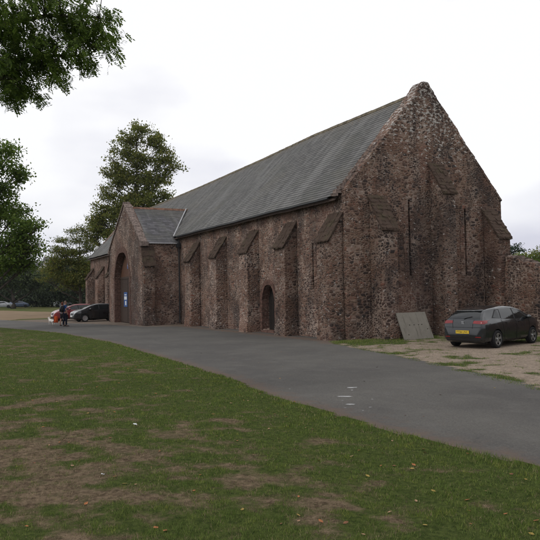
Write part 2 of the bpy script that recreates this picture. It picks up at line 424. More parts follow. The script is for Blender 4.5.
c = b.mix(b.step(b.math('ADD', gv, b.math('MULTIPLY', b.math('SUBTRACT', b.noise(v, 14, 4, .7), .5), .8)), .25, .7), c1, b.mix(b.noise(v, 9, 4, .7), (.018, .030, .008), (.055, .072, .020)))
b.bump(b.math('ADD', b.vor(v, 22), b.noise(v, 60)), .015, .9); MGR = b.set(c, .95, .1)
gravel_poly = [(-.3, -.3), (.2, -1.2), (2.4, -1.95), (6.71, -2.8), (13.9, -4.9), (22, -6.9), (22, 9), (-.3, 9)]
grid_sheet('gravel_yard', -1, 22, -8, 9.5, .15, .004, inpoly(gravel_poly), MGR, None, {'green': green})

# apron of worn paving before the porch, and the bare field on the left
b = NB('apron_paving'); v = b.coord()
c = b.mix(b.noise(v, .8, 5, .6), (.105, .080, .062), (.19, .155, .13))
c = b.mix(.8, c, b.ramp(b.vor(v, 5, out='Color'), [(0, (.7, .7, .7)), (1, (1.3, 1.3, 1.25))]), 'MULTIPLY')
b.bump(b.noise(v, 30, 4), .01); MA = b.set(c, .95, .1)
tag(bmpoly('porch_apron', [(-18.0, .3), (-18.4, -1.8), (-19.4, -3.5), (-27, -5.0), (-33, -7.2), (-42, -9.2), (-44, 0.3)], .004, MA, .1), kind='structure')
b = NB('bare_earth'); v = b.coord()
c = b.mix(b.noise(b.coord((.3, 1, 1)), .6, 6, .6), (.15, .108, .070), (.235, .175, .118))
b.bump(b.noise(v, 20, 4), .02); MD = b.set(c, 1, .05)
tag(bmpoly('dirt_path', [(-46, -8), (-42.5, -9.4), (-60, -14.7), (-90, -23.2), (-150, -42), (-150, -17), (-98, -5.2), (-74.6, -.67), (-55, 1.5), (-45, 1)], .0045, MD, .5), kind='structure')

# worn white paint on the drive
MW = simple('white_splash', (.34, .34, .34), .8, .3, .2, 20)
def splash(x, y, L, W, ang):
    bm = bmesh.new(); n = 22; vs_ = []
    for k in range(n):
        t = 2*math.pi*k/n; r = 1+.45*noise.noise(Vector((math.cos(t)*1.7+x, math.sin(t)*1.7+y, 0)))
        px, py = L*r*math.cos(t), W*r*math.sin(t)
        vs_.append(bm.verts.new((x+px*math.cos(ang)-py*math.sin(ang), y+px*math.sin(ang)+py*math.cos(ang), .0125)))
    f = bm.faces.new(vs_); f.normal_update()
    if f.normal.z < 0: f.normal_flip()
    return tag(obj('paint_splash', bm, MW, fix=False), kind='structure')
splash(11.69, -7.79, .12, .06, 1.3); splash(12.62, -8.6, .15, .055, .9); splash(13.45, -9.02, .08, .05, 1.0)
for x, y, r in ((12.0, -8.0, .05), (13.2, -8.35, .035), (13.0, -8.9, .03), (13.9, -8.9, .04), (14.1, -9.2, .03), (11.1, -9.0, .035), (13.7, -9.3, .03)): splash(x, y, r*.7, r*.45, x)

# ------------------------------------------------------------------ the barn
L_, W_, HE, HR = 50.86, 9.23, 6.36, 11.45
barn = empty('stone_barn', (0, 0, 0), 0, 'long medieval rubble-stone barn with buttresses, slate roof and gabled porch', 'barn')
def arch(xc, w, zs, za, z0=-.4, n=9):
    """pointed arch outline: closed loop"""
    P = [(xc+w/2, z0), (xc+w/2, zs)]
    for k in range(1, n):
        t = k/n; P.append((xc+w/2*(1-t)**.62 if t < 1 else xc, zs+(za-zs)*math.sin(t*math.pi/2)**.85))
    P.append((xc, za)); Q = [(2*xc-x, z) for x, z in P[:-1]][::-1]
    return P+Q
# south wall, facing the drive
door = [(x, z) for x, z in arch(-7.46, 1.45, 1.75, 2.52, .12)]
slit = [(-3.0, 2.3), (-2.6, 2.3), (-2.6, 4.45), (-3.0, 4.45)]
outer = [(-L_, -.4), (-.02, -.4), (-.02, HE-.03), (-L_, HE-.03)]
wl = obj('long_wall', prism(outer, [door, slit], lambda u, v, d: (u, d, v), 0, .85), M['wall'], barn); voxel(wl, .075)
bm = bmesh.new(); box(bm, (-L_, W_-.85, -.4), (-.05, W_, HE-.05)); voxel(obj('rear_wall', bm, M['wall'], barn), .15)
# the near gable
random.seed(5)
def gable_outline(y0, y1, ze, za, zpar=.0):
    mid = (y0+y1)/2; P = [(y0, -.4), (y1, -.4), (y1, ze)]
    n = 26
    for k in range(1, n):
        t = k/n; P.append((y1+(mid+.22-y1)*t+random.uniform(-.03, .03), ze+(za-.12-ze)*t+random.uniform(-.035, .035)))
    P += [(mid+.16, za), (mid-.16, za)]
    for k in range(1, n):
        t = k/n; P.append((mid-.22+(y0-mid+.22)*t+random.uniform(-.03, .03), za-.12+(ze-za+.12)*t+random.uniform(-.035, .035)))
    P.append((y0, ze)); return P
s1 = [(3.22, 2.78), (3.62, 2.78), (3.62, 6.26), (3.22, 6.26)]; s2 = [(6.56, 2.8), (6.96, 2.8), (6.96, 6.0), (6.56, 6.0)]
gw = obj('gable_wall', prism(gable_outline(0, W_, HE+.1, 11.80), [s1, s2], lambda u, v, d: (d, u, v), 0, -.8), M['gable'], barn); voxel(gw, .07)
bm = prism(gable_outline(0, W_, HE+.1, 11.6), [], lambda u, v, d: (d, u, v), -L_-.02, -L_+.8); voxel(obj('gable_wall', bm, M['wall'], barn), .15)
# slits: black backing painted as the unlit room's dark, and red jamb stones
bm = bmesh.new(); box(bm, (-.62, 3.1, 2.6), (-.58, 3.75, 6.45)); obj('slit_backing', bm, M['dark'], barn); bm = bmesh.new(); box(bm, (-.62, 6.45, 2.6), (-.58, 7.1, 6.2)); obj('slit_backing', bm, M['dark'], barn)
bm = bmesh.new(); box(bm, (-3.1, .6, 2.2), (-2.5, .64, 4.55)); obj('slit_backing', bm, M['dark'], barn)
def jambs(f, c0, hw, z0, z1, mat, reach):
    for sg in (-1, 1):
        bm = bmesh.new(); z = z0-.12
        while z < z1+.1:
            h = min(random.uniform(.16, .32), z1+.12-z); w2 = random.uniform(*reach)
            a, b__ = sorted((c0+sg*hw, c0+sg*w2)); P = [f(u, zz, d) for zz in (z, z+h-.014) for u, d in ((a, -.012), (b__, -.012), (b__, .35), (a, .35))]
            hexa(bm, P); z += h
        obj('slit_jamb', bm, mat, barn)
    bm = bmesh.new()
    for za, zb_ in ((z1, z1+.2),): hexa(bm, [f(u, zz, d) for zz in (za, zb_) for u, d in ((c0-.24, -.006), (c0+.24, -.006), (c0+.24, .35), (c0-.24, .35))])
    obj('slit_sill', bm, mat, barn)
random.seed(3); M['jamb'] = stone('jamb_stone', pale=.2, red=.04, scale=(4, 4, 5), dark=.92); M['jamb'].displacement_method = 'BUMP'
jambs(lambda u, z, d: (u, d, z), -2.80, .075, 2.38, 4.39, M['jamb'], (.22, .30))
jambs(lambda u, z, d: (-d, u, z), 3.425, .055, 2.87, 6.19, M['jamb'], (.26, .36))
jambs(lambda u, z, d: (-d, u, z), 6.775, .055, 2.89, 5.94, M['jamb'], (.26, .36))

# buttresses with stone-slated sloping caps
def buttress(P0, along, out, width, depth, zo, zw, mat, courses=7, over=.07, parent=barn):
    P0 = Vector(P0); a = Vector(along); o_ = Vector(out); up = Vector((0, 0, 1))
    def pt(s, d, z): return P0+a*s+o_*d+up*z
    bm = bmesh.new()
    P = [(0, -.3), (depth+.10, -.3), (depth+.06, .5), (depth, .75), (depth, zo-.03), (0, zw-.1)]
    A = [bm.verts.new(pt(0, d, z)) for d, z in P]; B = [bm.verts.new(pt(width, d, z)) for d, z in P]
    bm.faces.new(A); bm.faces.new(B[::-1])
    for i in range(len(P)): j = (i+1) % len(P); bm.faces.new((A[i], A[j], B[j], B[i]))
    ob = voxel(obj('buttress', bm, mat, parent), .065)
    bm = bmesh.new(); n = courses
    for k in range(n):
        t0, t1 = k/n, (k+1)/n
        d0 = (depth+over)*(1-t0); d1 = (depth+over)*(1-t1); z0 = zo+(zw-zo)*t0; z1 = zo+(zw-zo)*t1
        th = .06 if depth < .8 else .15; e = over*(.45+.3*random.random()); lift = random.uniform(0, .012); di = max(d1-.10, -.02); zi = z1+(zw-zo)/(depth+over)*(d1-di)
        hexa(bm, [pt(-.01, di, zi-.10), pt(width+.01, di, zi-.10), pt(width+.01, d0-.03, z0-.05), pt(-.01, d0-.03, z0-.05),
                  pt(-.01, di, zi-.02), pt(width+.01, di, zi-.02), pt(width+.01, d0-.03, z0+th*.2), pt(-.01, d0-.03, z0+th*.2)])
        sa = -e
        while sa < width+e-.08:
            sb = min(width+e, sa+random.uniform(.16, .36)); sb = width+e if width+e-sb < .1 else sb
            jd, jz = random.uniform(-.03, .03), random.uniform(-.015, .02)
            hexa(bm, [pt(sa, di, zi-.08), pt(sb-.008, di, zi-.08), pt(sb-.008, d0+.02+jd, z0-.04), pt(sa, d0+.02+jd, z0-.04),
                      pt(sa, di, zi+.02+jz), pt(sb-.008, di, zi+.02+jz), pt(sb-.008, d0+.01+jd, z0+th*.5+jz), pt(sa, d0+.02+jd, z0+th*.5+jz)])
            sa = sb
    bmesh.ops.subdivide_edges(bm, edges=bm.edges, cuts=1)
    for v_ in bm.verts: v_.co += Vector((random.uniform(-1, 1), random.uniform(-1, 1), random.uniform(-1, 1)))*.018
    obj('cap', bm, M['cap'], ob)
    return ob
X_, Y_ = (1, 0, 0), (0, 1, 0); NY = (0, -1, 0)
for xr in (-.22, -4.28, -8.51, -12.87, -17.25):
    buttress((xr-1.1, 0, 0), X_, NY, 1.1, .72, 4.30, 5.55, M['butt'] if xr > -5 else M['wall'], 6)
for xr in (-33.2, -36.6, -40.0, -44.2, -49.0): buttress((xr-.95, 0, 0), X_, NY, .95, .75, 3.95, 5.15, M['wall'], 6)
buttress((0, 1.19, 0), Y_, X_, .86, .92, 4.70, 6.28, M['butt'], 9)
buttress((0, 4.65, 0), Y_, X_, .78, .90, 6.45, 7.95, M['butt'], 9)
buttress((0, 7.90, 0), Y_, X_, .78, 1.0, 4.47, 5.95, M['butt'], 9)

# slates: overlapping courses, the ridge sags in the middle
ridge_x = [-L_-.1, -42, -28, -17, -10, -1.5, 0]; ridge_z = [11.35, 11.22, 11.24, 11.34, 11.50, 11.42, 11.36]
def roof_pt(x, t, side):                      # t 0 at the eave, 1 at the ridge
    zr = np.interp(x, ridge_x, ridge_z); y0 = -.30 if side < 0 else W_+.30; ym = W_/2
    z0 = 6.27+.012*math.sin(x*.7)+.008*math.sin(x*1.9+1)
    s = .05*math.sin(math.pi*t)*(1+.6*math.sin(x*.31+2)) + .02*noise.noise(Vector((x*.6, t*6, side)))
    return Vector((x, y0+(ym-y0)*t, z0+(zr-z0)*t-s))
def roof_slope(name, side, x0, x1, nc=36, seg=.75, skip=None):
    bm = bmesh.new(); uvl = bm.loops.layers.uv.new('UVMap'); n = int((x1-x0)/seg); Ls = 7.2
    for k in range(nc):
        t0, t1 = k/nc, min(1, (k+1)/nc+.004); prev = None
        for i in range(n+1):
            x = x0+(x1-x0)*i/n
            jl = .010*noise.noise(Vector((x*3, k*1.7, 2)))
            a = roof_pt(x, t0-.0015+jl*.15, side)+Vector((0, 0, .034+jl)); lo = roof_pt(x, t0, side)+Vector((0, 0, .004)); c_ = roof_pt(x, t1, side)+Vector((0, 0, .012))
            cur = [bm.verts.new(lo), bm.verts.new(a), bm.verts.new(c_)]
            if prev:
                for (p, q, r, s), vv in (((prev[0], cur[0], cur[1], prev[1]), (t0, t0, t0, t0)), ((prev[1], cur[1], cur[2], prev[2]), (t0, t0, t1, t1))):
                    f = bm.faces.new((p, q, r, s))
                    for lp, (uu, tt) in zip(f.loops, ((x0+(x1-x0)*(i-1)/n, vv[0]), (x, vv[1]), (x, vv[2]), (x0+(x1-x0)*(i-1)/n, vv[3]))): lp[uvl].uv = (uu+100, tt*nc*.21+.001)
            prev = cur
    return obj(name, bm, M['slate'], barn, fix=False)
roof_slope('roof_slope', -1, -L_-.15, -.42); roof_slope('roof_slope', 1, -L_-.15, -.42, 18, 2.5)
# underside, fascia, eaves
bm = bmesh.new()
for i in range(50):
    xa, xb = -L_-.15+i*(L_-.2)/50, -L_-.15+(i+1)*(L_-.2)/50
    P = [roof_pt(xa, 0, -1), roof_pt(xb, 0, -1), roof_pt(xb, 1, -1), roof_pt(xa, 1, -1), roof_pt(xb, 0, 1), roof_pt(xa, 0, 1)]
    P = [bm.verts.new(p-Vector((0, 0, .20))) for p in P]
    bm.faces.new(P[:4]); bm.faces.new((P[3], P[2], P[4], P[5]))
obj('roof_boarding', bm, M['oak'], barn)
bm = bmesh.new()
for i in range(112):
    xa = -L_-.1+i*.45; xb = xa+.44
    if xb > -.45: break
    zr = np.interp((xa+xb)/2, ridge_x, ridge_z)+random.uniform(-.008, .008)
    hexa(bm, [(xa, W_/2-.16, zr-.13), (xb, W_/2-.16, zr-.13), (xb, W_/2+.16, zr-.13), (xa, W_/2+.16, zr-.13), (xa, W_/2-.05, zr+.05), (xb, W_/2-.05, zr+.05), (xb, W_/2+.05, zr+.05), (xa, W_/2+.05, zr+.05)])
obj('ridge_tiles', bm, M['ridge_old'], barn)
bm = bmesh.new(); pts = [roof_pt(x, 0, -1)+Vector((0, -.03, -.06)) for x in np.linspace(-21.0, -.9, 24)]
tube(bm, pts, .045, 8); obj('gutter', bm, M['iron'], barn)
bm = bmesh.new(); tube(bm, [(-21.02, -.16, 6.15), (-21.02, -.16, 5.7)], .05, 8); box(bm, (-21.16, -.3, 5.45), (-20.88, -.04, 5.72)); tube(bm, [(-21.02, -.14, 5.5), (-21.02, -.14, .1)], .05, 8)
for z in (1.2, 3.0, 4.8): tube(bm, [(-21.02, -.14, z), (-21.02, -.14, z+.08)], .065, 8)
obj('downpipe', bm, M['iron'], barn)
# broken slates and stones at the near end of the eave; rough verge stones up the gable
bm = bmesh.new()
for k in range(30):
    t = k/30; p = roof_pt(-.42, t, -1)
    s = random.uniform(.09, .17); c_ = p+Vector((random.uniform(-.02, .06), 0, random.uniform(-.02, .03)))
    vs_ = box(bm, c_-Vector((.14, s, .06)), c_+Vector((.12, s, .07)))
    for v_ in vs_: v_.co += Vector((random.uniform(-1, 1), random.uniform(-1, 1), random.uniform(-1, 1)))*.03
obj('verge_stones', bm, M['coping'], barn)
# coping on the far slope of the gable (uneven stones)
bm = bmesh.new(); random.seed(11)
for side in (0, 1):
    n = 24
    for k in range(n):
        t = (k+.5)/n; y = (W_ if side else 0)+((W_/2-(W_ if side else 0))*t); z = HE+.1+(11.70-HE-.1)*t
        L2 = .16; d = Vector((0, (-1 if side else 1)*.66, .75)); nn = Vector((0, (1 if side else -1)*.75, .66)); h = random.uniform(.02, .055)
        c_ = Vector((-.4, y, z))
        P = []
        for nz_ in (-.10, h):
            for sx_, sd_ in ((-1, -1), (1, -1), (1, 1), (-1, 1)): P.append(c_+Vector((sx_*(.40+random.uniform(-.01, .035)), 0, 0))+d*sd_*.155+nn*nz_)
        hexa(bm, P)
bmesh.ops.subdivide_edges(bm, edges=bm.edges, cuts=1)
for v_ in bm.verts: v_.co += Vector((random.uniform(-1, 1), random.uniform(-1, 1), random.uniform(-1, 1)))*.008
obj('coping', bm, M['gable'], barn)

# small pointed door in the long wall
bm = bmesh.new(); random.seed(8)
A0 = arch(-7.46, 1.45, 1.75, 2.52, .12); A1 = arch(-7.46, 1.92, 1.72, 2.80, .12)
for k in range(len(A0)-1):
    if k in (0, len(A0)-2):
        (x0, z0), (x1, z1) = A0[k], A0[k+1]; s = 1 if k == 0 else -1
        zz = .14
        while zz < 1.72:
            h = random.uniform(.2, .34); w2 = random.uniform(.16, .34); x = -7.46+s*.725
            box(bm, (min(x, x+s*w2), -.03, zz), (max(x, x+s*w2), .37, min(zz+h, 1.75)-.02)); zz += h
    else:
        (a, z0), (b_, z1) = A0[k], A0[k+1]; (c_, z2), (d_, z3) = A1[k], A1[k+1]
        hexa(bm, [(a, -.03, z0), (b_, -.03, z1), (b_, .37, z1), (a, .37, z0), (c_, -.03, z2), (d_, -.03, z3), (d_, .37, z3), (c_, .37, z2)])
obj('door_surround', bm, M['dressed'], barn)
bm = prism(A0, [], lambda u, v, d: (u, d, v), .40, .48); sd_ = obj('side_door', bm, M['dark_oak'], barn)
bm = bmesh.new()
for i in range(5): box(bm, (-8.12+i*.28, .375, .14), (-7.86+i*.28, .397, 1.74))
obj('planks', bm, M['dark_oak'], sd_)
bm = bmesh.new(); box(bm, (-8.2, -.10, -.1), (-6.72, .6, .13)); obj('door_step', bm, M['dressed'], barn)

# ------------------------------------------------------------------ porch (part of the barn)
PX0, PX1, PY = -30.3, -21.2, -2.84; PM = -25.6; PH, PR = 5.75, 8.75
def pg(u): return u
og = [(PX0, -.4), (PX1, -.4), (PX1, PH)]
for k in range(1, 16): t = k/16; og.append((PX1+(PM+.15-PX1)*t+random.uniform(-.02, .02), PH+(8.92-PH)*t+random.uniform(-.02, .02)))
og += [(PM+.12, 9.02), (PM-.12, 9.02)]
for k in range(1, 16): t = k/16; og.append((PM-.15+(PX0-PM+.15)*t+random.uniform(-.02, .02), 8.92+(PH-8.92)*t+random.uniform(-.02, .02)))
og.append((PX0, PH))
big_arch = arch(-26.45, 4.3, 3.55, 5.40, -.3, 12)
# the outline runs down to the ground, so the arch opening becomes a notch
fr = [p for p in og]
wf = obj('porch_front', prism(fr, [[(x, max(z, -.25)) for x, z in big_arch]], lambda u, v, d: (u, d, v), PY, PY+.6), M['porch'], barn); voxel(wf, .07)
bm = bmesh.new(); box(bm, (PX1-.6, PY+.5, -.4), (PX1, .1, PH+.02)); voxel(obj('porch_wall', bm, M['porch'], barn), .07)
bm = bmesh.new(); box(bm, (PX0, PY+.5, -.4), (PX0+.6, .1, PH+.02)); voxel(obj('porch_wall', bm, M['porch'], barn), .1)
# dressed arch stones and jambs
bm = bmesh.new(); random.seed(21); A0 = arch(-26.45, 4.3, 3.55, 5.40, -.3, 12); A1 = arch(-26.45, 4.95, 3.45, 5.82, -.3, 12)
for s in (1, -1):
    zz = 0
    while zz < 3.5:
        h = random.uniform(.28, .42); w2 = random.uniform(.22, .5); x = -26.45+s*2.15
        box(bm, (min(x-s*.012, x+s*w2), PY-.03, zz), (max(x-s*.012, x+s*w2), PY+.58, min(zz+h, 3.55)-.025)); zz += h
for k in range(1, len(A0)-2):
    (a, z0), (b_, z1) = A0[k], A0[k+1]; (c_, z2), (d_, z3) = A1[k], A1[k+1]
    e = .06
    hexa(bm, [(a+(b_-a)*e, PY-.03, z0+(z1-z0)*e), (b_, PY-.03, z1), (b_, PY+.58, z1), (a+(b_-a)*e, PY+.58, z0+(z1-z0)*e), (c_+(d_-c_)*e, PY-.03, z2+(z3-z2)*e), (d_, PY-.03, z3), (d_, PY+.58, z3), (c_+(d_-c_)*e, PY+.58, z2+(z3-z2)*e)])
obj('arch_stones', bm, M['dressed'], barn)
# great door: plank leaves below, boarded head above a transom
dd = PY+.44
gd = obj('great_door', prism([(x, max(z, 0.02)) for x, z in arch(-26.45, 4.28, 3.55, 5.38, 0.02, 12)], [], lambda u, v, d: (u, d, v), dd+.05, dd+.12), M['oak'], barn)
bm = bmesh.new()
for i in range(16):
    x = -28.55+i*.265
    if x+.25 < -24.32: box(bm, (x, dd, .05), (x+.25, dd+.045, 3.42))
obj('door_boards', bm, M['oak'], gd)
bm = bmesh.new()
for i in range(16):
    x = -28.50+i*.265; xm = x+.125; t = abs(xm+26.45)/2.15
    if t > .93: continue
    # height of the arch there
    zt = max(z for xx, z in A0 if abs(xx-xm) < .45) if any(abs(xx-xm) < .45 for xx, z in A0) else 4
    zt = np.interp(abs(xm+26.45), [0, .5, 1, 1.5, 1.9, 2.15], [5.3, 5.16, 4.86, 4.42, 3.95, 3.6])-.05
    box(bm, (x, dd+.005, 3.56), (x+.25, dd+.048, zt))
obj('head_boards', bm, M['oak_warm'], gd)
bm = bmesh.new(); box(bm, (-28.6, dd-.03, 3.40), (-24.3, dd+.046, 3.57)); box(bm, (-26.49, dd-.02, .05), (-26.41, dd+.03, 3.39)); obj('transom', bm, M['oak'], gd)
buttress((PX1, PY+.02, 0), Y_, X_, .85, .52, 4.12, 5.5, M['butt'], 6)
buttress((PX0, PY+.02, 0), Y_, (-1, 0, 0), .85, .5, 4.12, 5.4, M['butt'], 6)
# porch roof
def porch_slope(side):
    bm = bmesh.new(); uvl = bm.loops.layers.uv.new('UVMap'); nc = 22
    xe = PX1+.16 if side > 0 else PX0-.16; ze = PH-.02
    for k in range(nc):
        t0, t1 = k/nc, min(1, (k+1)/nc+.006)
        rows = []
        for t, dz in ((t0, .0), (t0, .034), (t1, .012)):
            x = xe+(PM-xe)*t; z = ze+(PR-ze)*t
            yb = -.25+ (z-6.27)/1.06 if z > 6.27 else .05
            rows.append((x, z+dz, max(yb, -.05)+.05))
        n = 5
        prev = None
        for i in range(n+1):
            cur = []
            for (x, z, yb) in rows:
                y = PY+.3+(yb-PY-.3)*i/n
                cur.append((bm.verts.new((x, y, z+.01*noise.noise(Vector((x*2, y*2, k))))), y))
            if prev:
                for (p, q, r, s), tt in (((0, 0, 1, 1), (t0, t0, t0, t0)), ((1, 1, 2, 2), (t0, t0, t1, t1))):
                    pr = [prev[p], cur[q], cur[r], prev[s]]
                    f = bm.faces.new([a_[0] for a_ in pr])
                    for lp, a_, t_ in zip(f.loops, pr, tt): lp[uvl].uv = (a_[1]+50, t_*nc*.24+.001)
            prev = cur
    obj('porch_roof', bm, M['porch_slate'], barn, fix=False)
porch_slope(1); porch_slope(-1)
bm = bmesh.new(); y = PY+.35
while y < 2.0:
    hexa(bm, [(PM-.17, y, PR-.08), (PM+.17, y, PR-.08), (PM+.17, y+.39, PR-.08), (PM-.17, y+.39, PR-.08), (PM-.05, y, PR+.09), (PM+.05, y, PR+.09), (PM+.05, y+.39, PR+.09), (PM-.05, y+.39, PR+.09)]); y += .4
obj('ridge_tiles', bm, M['ridge'], barn)
# pale mortar fillet where the porch roof meets the main slope, and along its eave
bm = bmesh.new(); pts = []
for k in range(13):
    t = k/12; z = 6.20+(PR-6.20)*t; x = PX1+.16+(PM-PX1-.16)*((z-PH)/(PR-PH)); pts.append((x+.03, -.30+(z-6.20)/1.06, z+.10))
tube(bm, pts, .055, 6)
tube(bm, [(PX1+.17, PY+.3, PH-.02), (PX1+.17, -.28, PH-.02)], .028, 6)
obj('mortar_fillet', bm, M['lead'], barn)
# porch gable coping and kneeler
bm = bmesh.new(); random.seed(31)
for s in (1, -1):
    xe = PX1 if s > 0 else PX0; n = 8
    dx, dz = (PM-xe)/n, (9.0-PH)/n; ln = math.hypot(dx, dz)
    for k in range(n):
        x = xe+dx*(k+.5); z = PH+.02+dz*(k+.5); d = Vector((dx, 0, dz))/ln; nn = Vector((-dz*s*-1, 0, abs(dx)))/ln
        nn = Vector((s*abs(dz), 0, abs(dx)))/ln; c_ = Vector((x, PY+.20, z)); P = []
        for h in (-.03, .11+random.uniform(-.01, .02)):
            for sy, sd2 in ((-1, -1), (1, -1), (1, 1), (-1, 1)): P.append(c_+Vector((0, sy*.27, 0))+d*sd2*(ln/2-.01)+nn*h)
        hexa(bm, P)
box(bm, (PX1-.1, PY-.08, PH-.24), (PX1+.24, PY+.5, PH+.06)); box(bm, (PX0-.24, PY-.08, PH-.24), (PX0+.1, PY+.5, PH+.06)); box(bm, (PM-.2, PY-.06, 8.93), (PM+.2, PY+.44, 9.16))
bmesh.ops.bevel(bm, geom=bm.edges, offset=.02, segments=1, affect='EDGES')
obj('porch_coping', bm, M['coping'], barn)

# notices on the great door, and a lamp above
MB_ = simple('blue_board', (.012, .075, .26), .5, .4, .1); MWp = simple('white_panel', (.62, .64, .66), .6, .3, .08); MRd = simple('red_panel', (.35, .03, .03), .6, .3, .1)
t_ = empty('notice_board', (-26.95, dd-.02, 1.25), 0, 'tall blue notice board with white panels on the lower part of the great door', 'notice board')
bm = bmesh.new(); box(bm, (-.48, -.02, 0), (.48, .018, 1.12)); obj('board', bm, MB_, t_)
bm = bmesh.new(); box(bm, (-.36, -.026, .55), (.36, -.021, .80)); box(bm, (-.12, -.026, .12), (.22, -.021, .44)); obj('panel', bm, MWp, t_)
bm = bmesh.new(); box(bm, (-.30, -.026, .88), (.30, -.021, .96)); obj('heading', bm, MWp, t_)
t_ = empty('notice_board', (-26.1, dd-.02, 4.15), 0, 'small blue notice high on the boarded head of the great door', 'notice board')
bm = bmesh.new(); box(bm, (-.26, -.02, 0), (.26, .018, .55)); obj('board', bm, MB_, t_)
bm = bmesh.new(); box(bm, (-.15, -.026, .2), (.15, -.021, .38)); obj('panel', bm, MWp, t_)
t_ = empty('wall_lamp', (-25.35, dd, 3.75), 0, 'small pale lamp fixed under the upper notice on the great door', 'lamp')
bm = bmesh.new(); box(bm, (-.1, -.03, -.1), (.1, -.002, .1)); obj('back_plate', bm, M['iron'], t_)
bm = bmesh.new(); bmesh.ops.create_uvsphere(bm, u_segments=12, v_segments=8, radius=.1); [setattr(v_, 'co', Vector((v_.co.x, v_.co.y-.1, v_.co.z))) for v_ in bm.verts]; obj('lamp_glass', bm, MWp, t_, True)

# ------------------------------------------------------------------ boundary wall on the right
bw = empty('boundary_wall', (.95, 8.2, 0), -.03, 'ruined rubble boundary wall with a broken top, right of the gable', 'wall')
P = [(0, -.4), (14, -.4)]; xs = np.arange(14, -.01, -.16); random.seed(4)
for x in xs: P.append((x, np.interp(x, [0, .6, 1.2, 2.1, 3, 4.5, 14], [3.62, 3.52, 3.34, 3.08, 2.95, 2.85, 2.7])+random.uniform(-.08, .06)))
voxel(obj('masonry', prism(P, [], lambda u, v, d: (u, d, v), 0, .6), M['gable'], bw), .07)
bm = bmesh.new()
for x in np.arange(.2, 6, .27):
    z = np.interp(x, [0, .6, 1.2, 2.1, 3, 4.5, 14], [3.62, 3.52, 3.34, 3.08, 2.95, 2.85, 2.7]); s = random.uniform(.08, .15)
    if random.random() < .75:
        vs_ = box(bm, (x-s, .1, z-.1), (x+s, .45, z+s*.6))
        for v_ in vs_: v_.co += Vector((random.uniform(-1, 1), random.uniform(-1, 1), random.uniform(-1, 1)))*.05
obj('top_stones', bm, M['coping'], bw)

# slab leaning on the gable buttress
b = NB('grey_board'); v = b.coord()
c = b.mix(b.noise(v, 2.5, 6, .7), (.125, .115, .098), (.215, .198, .170)); c = b.mix(b.step(b.noise(b.coord((1, 4, .7)), 1.6, 6, .7), .52, .68, 0, .6), c, (.085, .075, .060)); c = b.mix(b.step(b.noise(v, 18, 4, .7), .6, .7, 0, .5), c, (.28, .27, .24)); b.bump(b.noise(v, 30, 4), .008); MS = b.set(c, .9, .15)
slab = empty('leaning_panel', (1.48, 1.83, 0), 0, 'grey weathered board leaning against the gable between two buttresses', 'board')
holes = [[(x-.03, z-.018), (x+.03, z-.018), (x+.03, z+.018), (x-.03, z+.018)] for x, z in ((.50, .66), (.74, .66), (.98, .655), (1.16, .66), (.30, .22), (1.40, .45))]
lean = math.atan2(.52, 1.12)
def lf(u, v, d):
    return Vector((-math.sin(lean)*v+math.cos(lean)*d, u, math.cos(lean)*v+math.sin(lean)*d+.012))
obj('panel', prism([(0, 0), (1.58, 0), (1.55, 1.25), (-.02, 1.24)], holes, lf, 0, -.05), MS, slab)
bm = bmesh.new(); box(bm, (0, 0, 0), (1, 1, 1)); bm.free()
bm = bmesh.new(); hexa(bm, [lf(.28, .60, .004-.062), lf(1.3, .60, .004-.062), lf(1.3, .60, -.062-.03), lf(.28, .60, -.062-.03), lf(.28, .72, -.058), lf(1.3, .72, -.058), lf(1.3, .72, -.092), lf(.28, .72, -.092)])
obj('hole_backing', bm, M['dark'], slab)  # black strip behind the row of holes, painted as their dark

# ------------------------------------------------------------------ vegetation
def leaf_mat(name, c1, c2, c3=None, trans=.35):
    b = NB(name); g = b.n.new('ShaderNodeNewGeometry')
    st = [(0, c1), (.7, c2)]+([(1, c3)] if c3 else [])
    c = b.ramp(g.outputs['Random Per Island'], st)
    big = b.noise(b.coord(), .5, 3)
    c = b.mix(.8, c, b.ramp(big, [(.3, (.62, .66, .6)), (.7, (1.35, 1.3, 1.1))]), 'MULTIPLY')
    b.set(c, .6, .25)
    tr = b.n.new('ShaderNodeBsdfTranslucent'); b.l.new(c, tr.inputs[0])
    ms = b.n.new('ShaderNodeMixShader'); ms.inputs[0].default_value = trans
    b.l.new(b.p.outputs[0], ms.inputs[1]); b.l.new(tr.outputs[0], ms.inputs[2]); b.l.new(ms.outputs[0], b.out.inputs[0])
    return b.m
def bark(name, col): return simple(name, col, .95, .1, .4, 12)
BK = bark('bark', (.06, .05, .042))
def rdir(n, rg):
    v = rg.normal(size=(n, 3)); return v/np.linalg.norm(v, axis=1, keepdims=True)
def leaves(C, per, spread, size, rg, flat=.5, asp=.6):
    """rhombic leaves scattered round clump centres"""
    n = len(C)*per; c = np.repeat(C, per, 0)+rg.normal(size=(n, 3))*np.array(spread)
    a = rdir(n, rg); a[:, 2] -= .25; a /= np.linalg.norm(a, axis=1, keepdims=True)
    nn = rdir(n, rg)+np.array([0, 0, flat]); s = np.cross(a, nn); s /= np.linalg.norm(s, axis=1, keepdims=True)+1e-9
    l = size*rg.uniform(.6, 1.3, (n, 1)); w2 = l*asp*.5
    bend = np.cross(s, a)*l*.12
    return np.stack([c-a*l*.5, c+s*w2+bend, c+a*l*.5, c-s*w2+bend], 1).reshape(-1, 3)
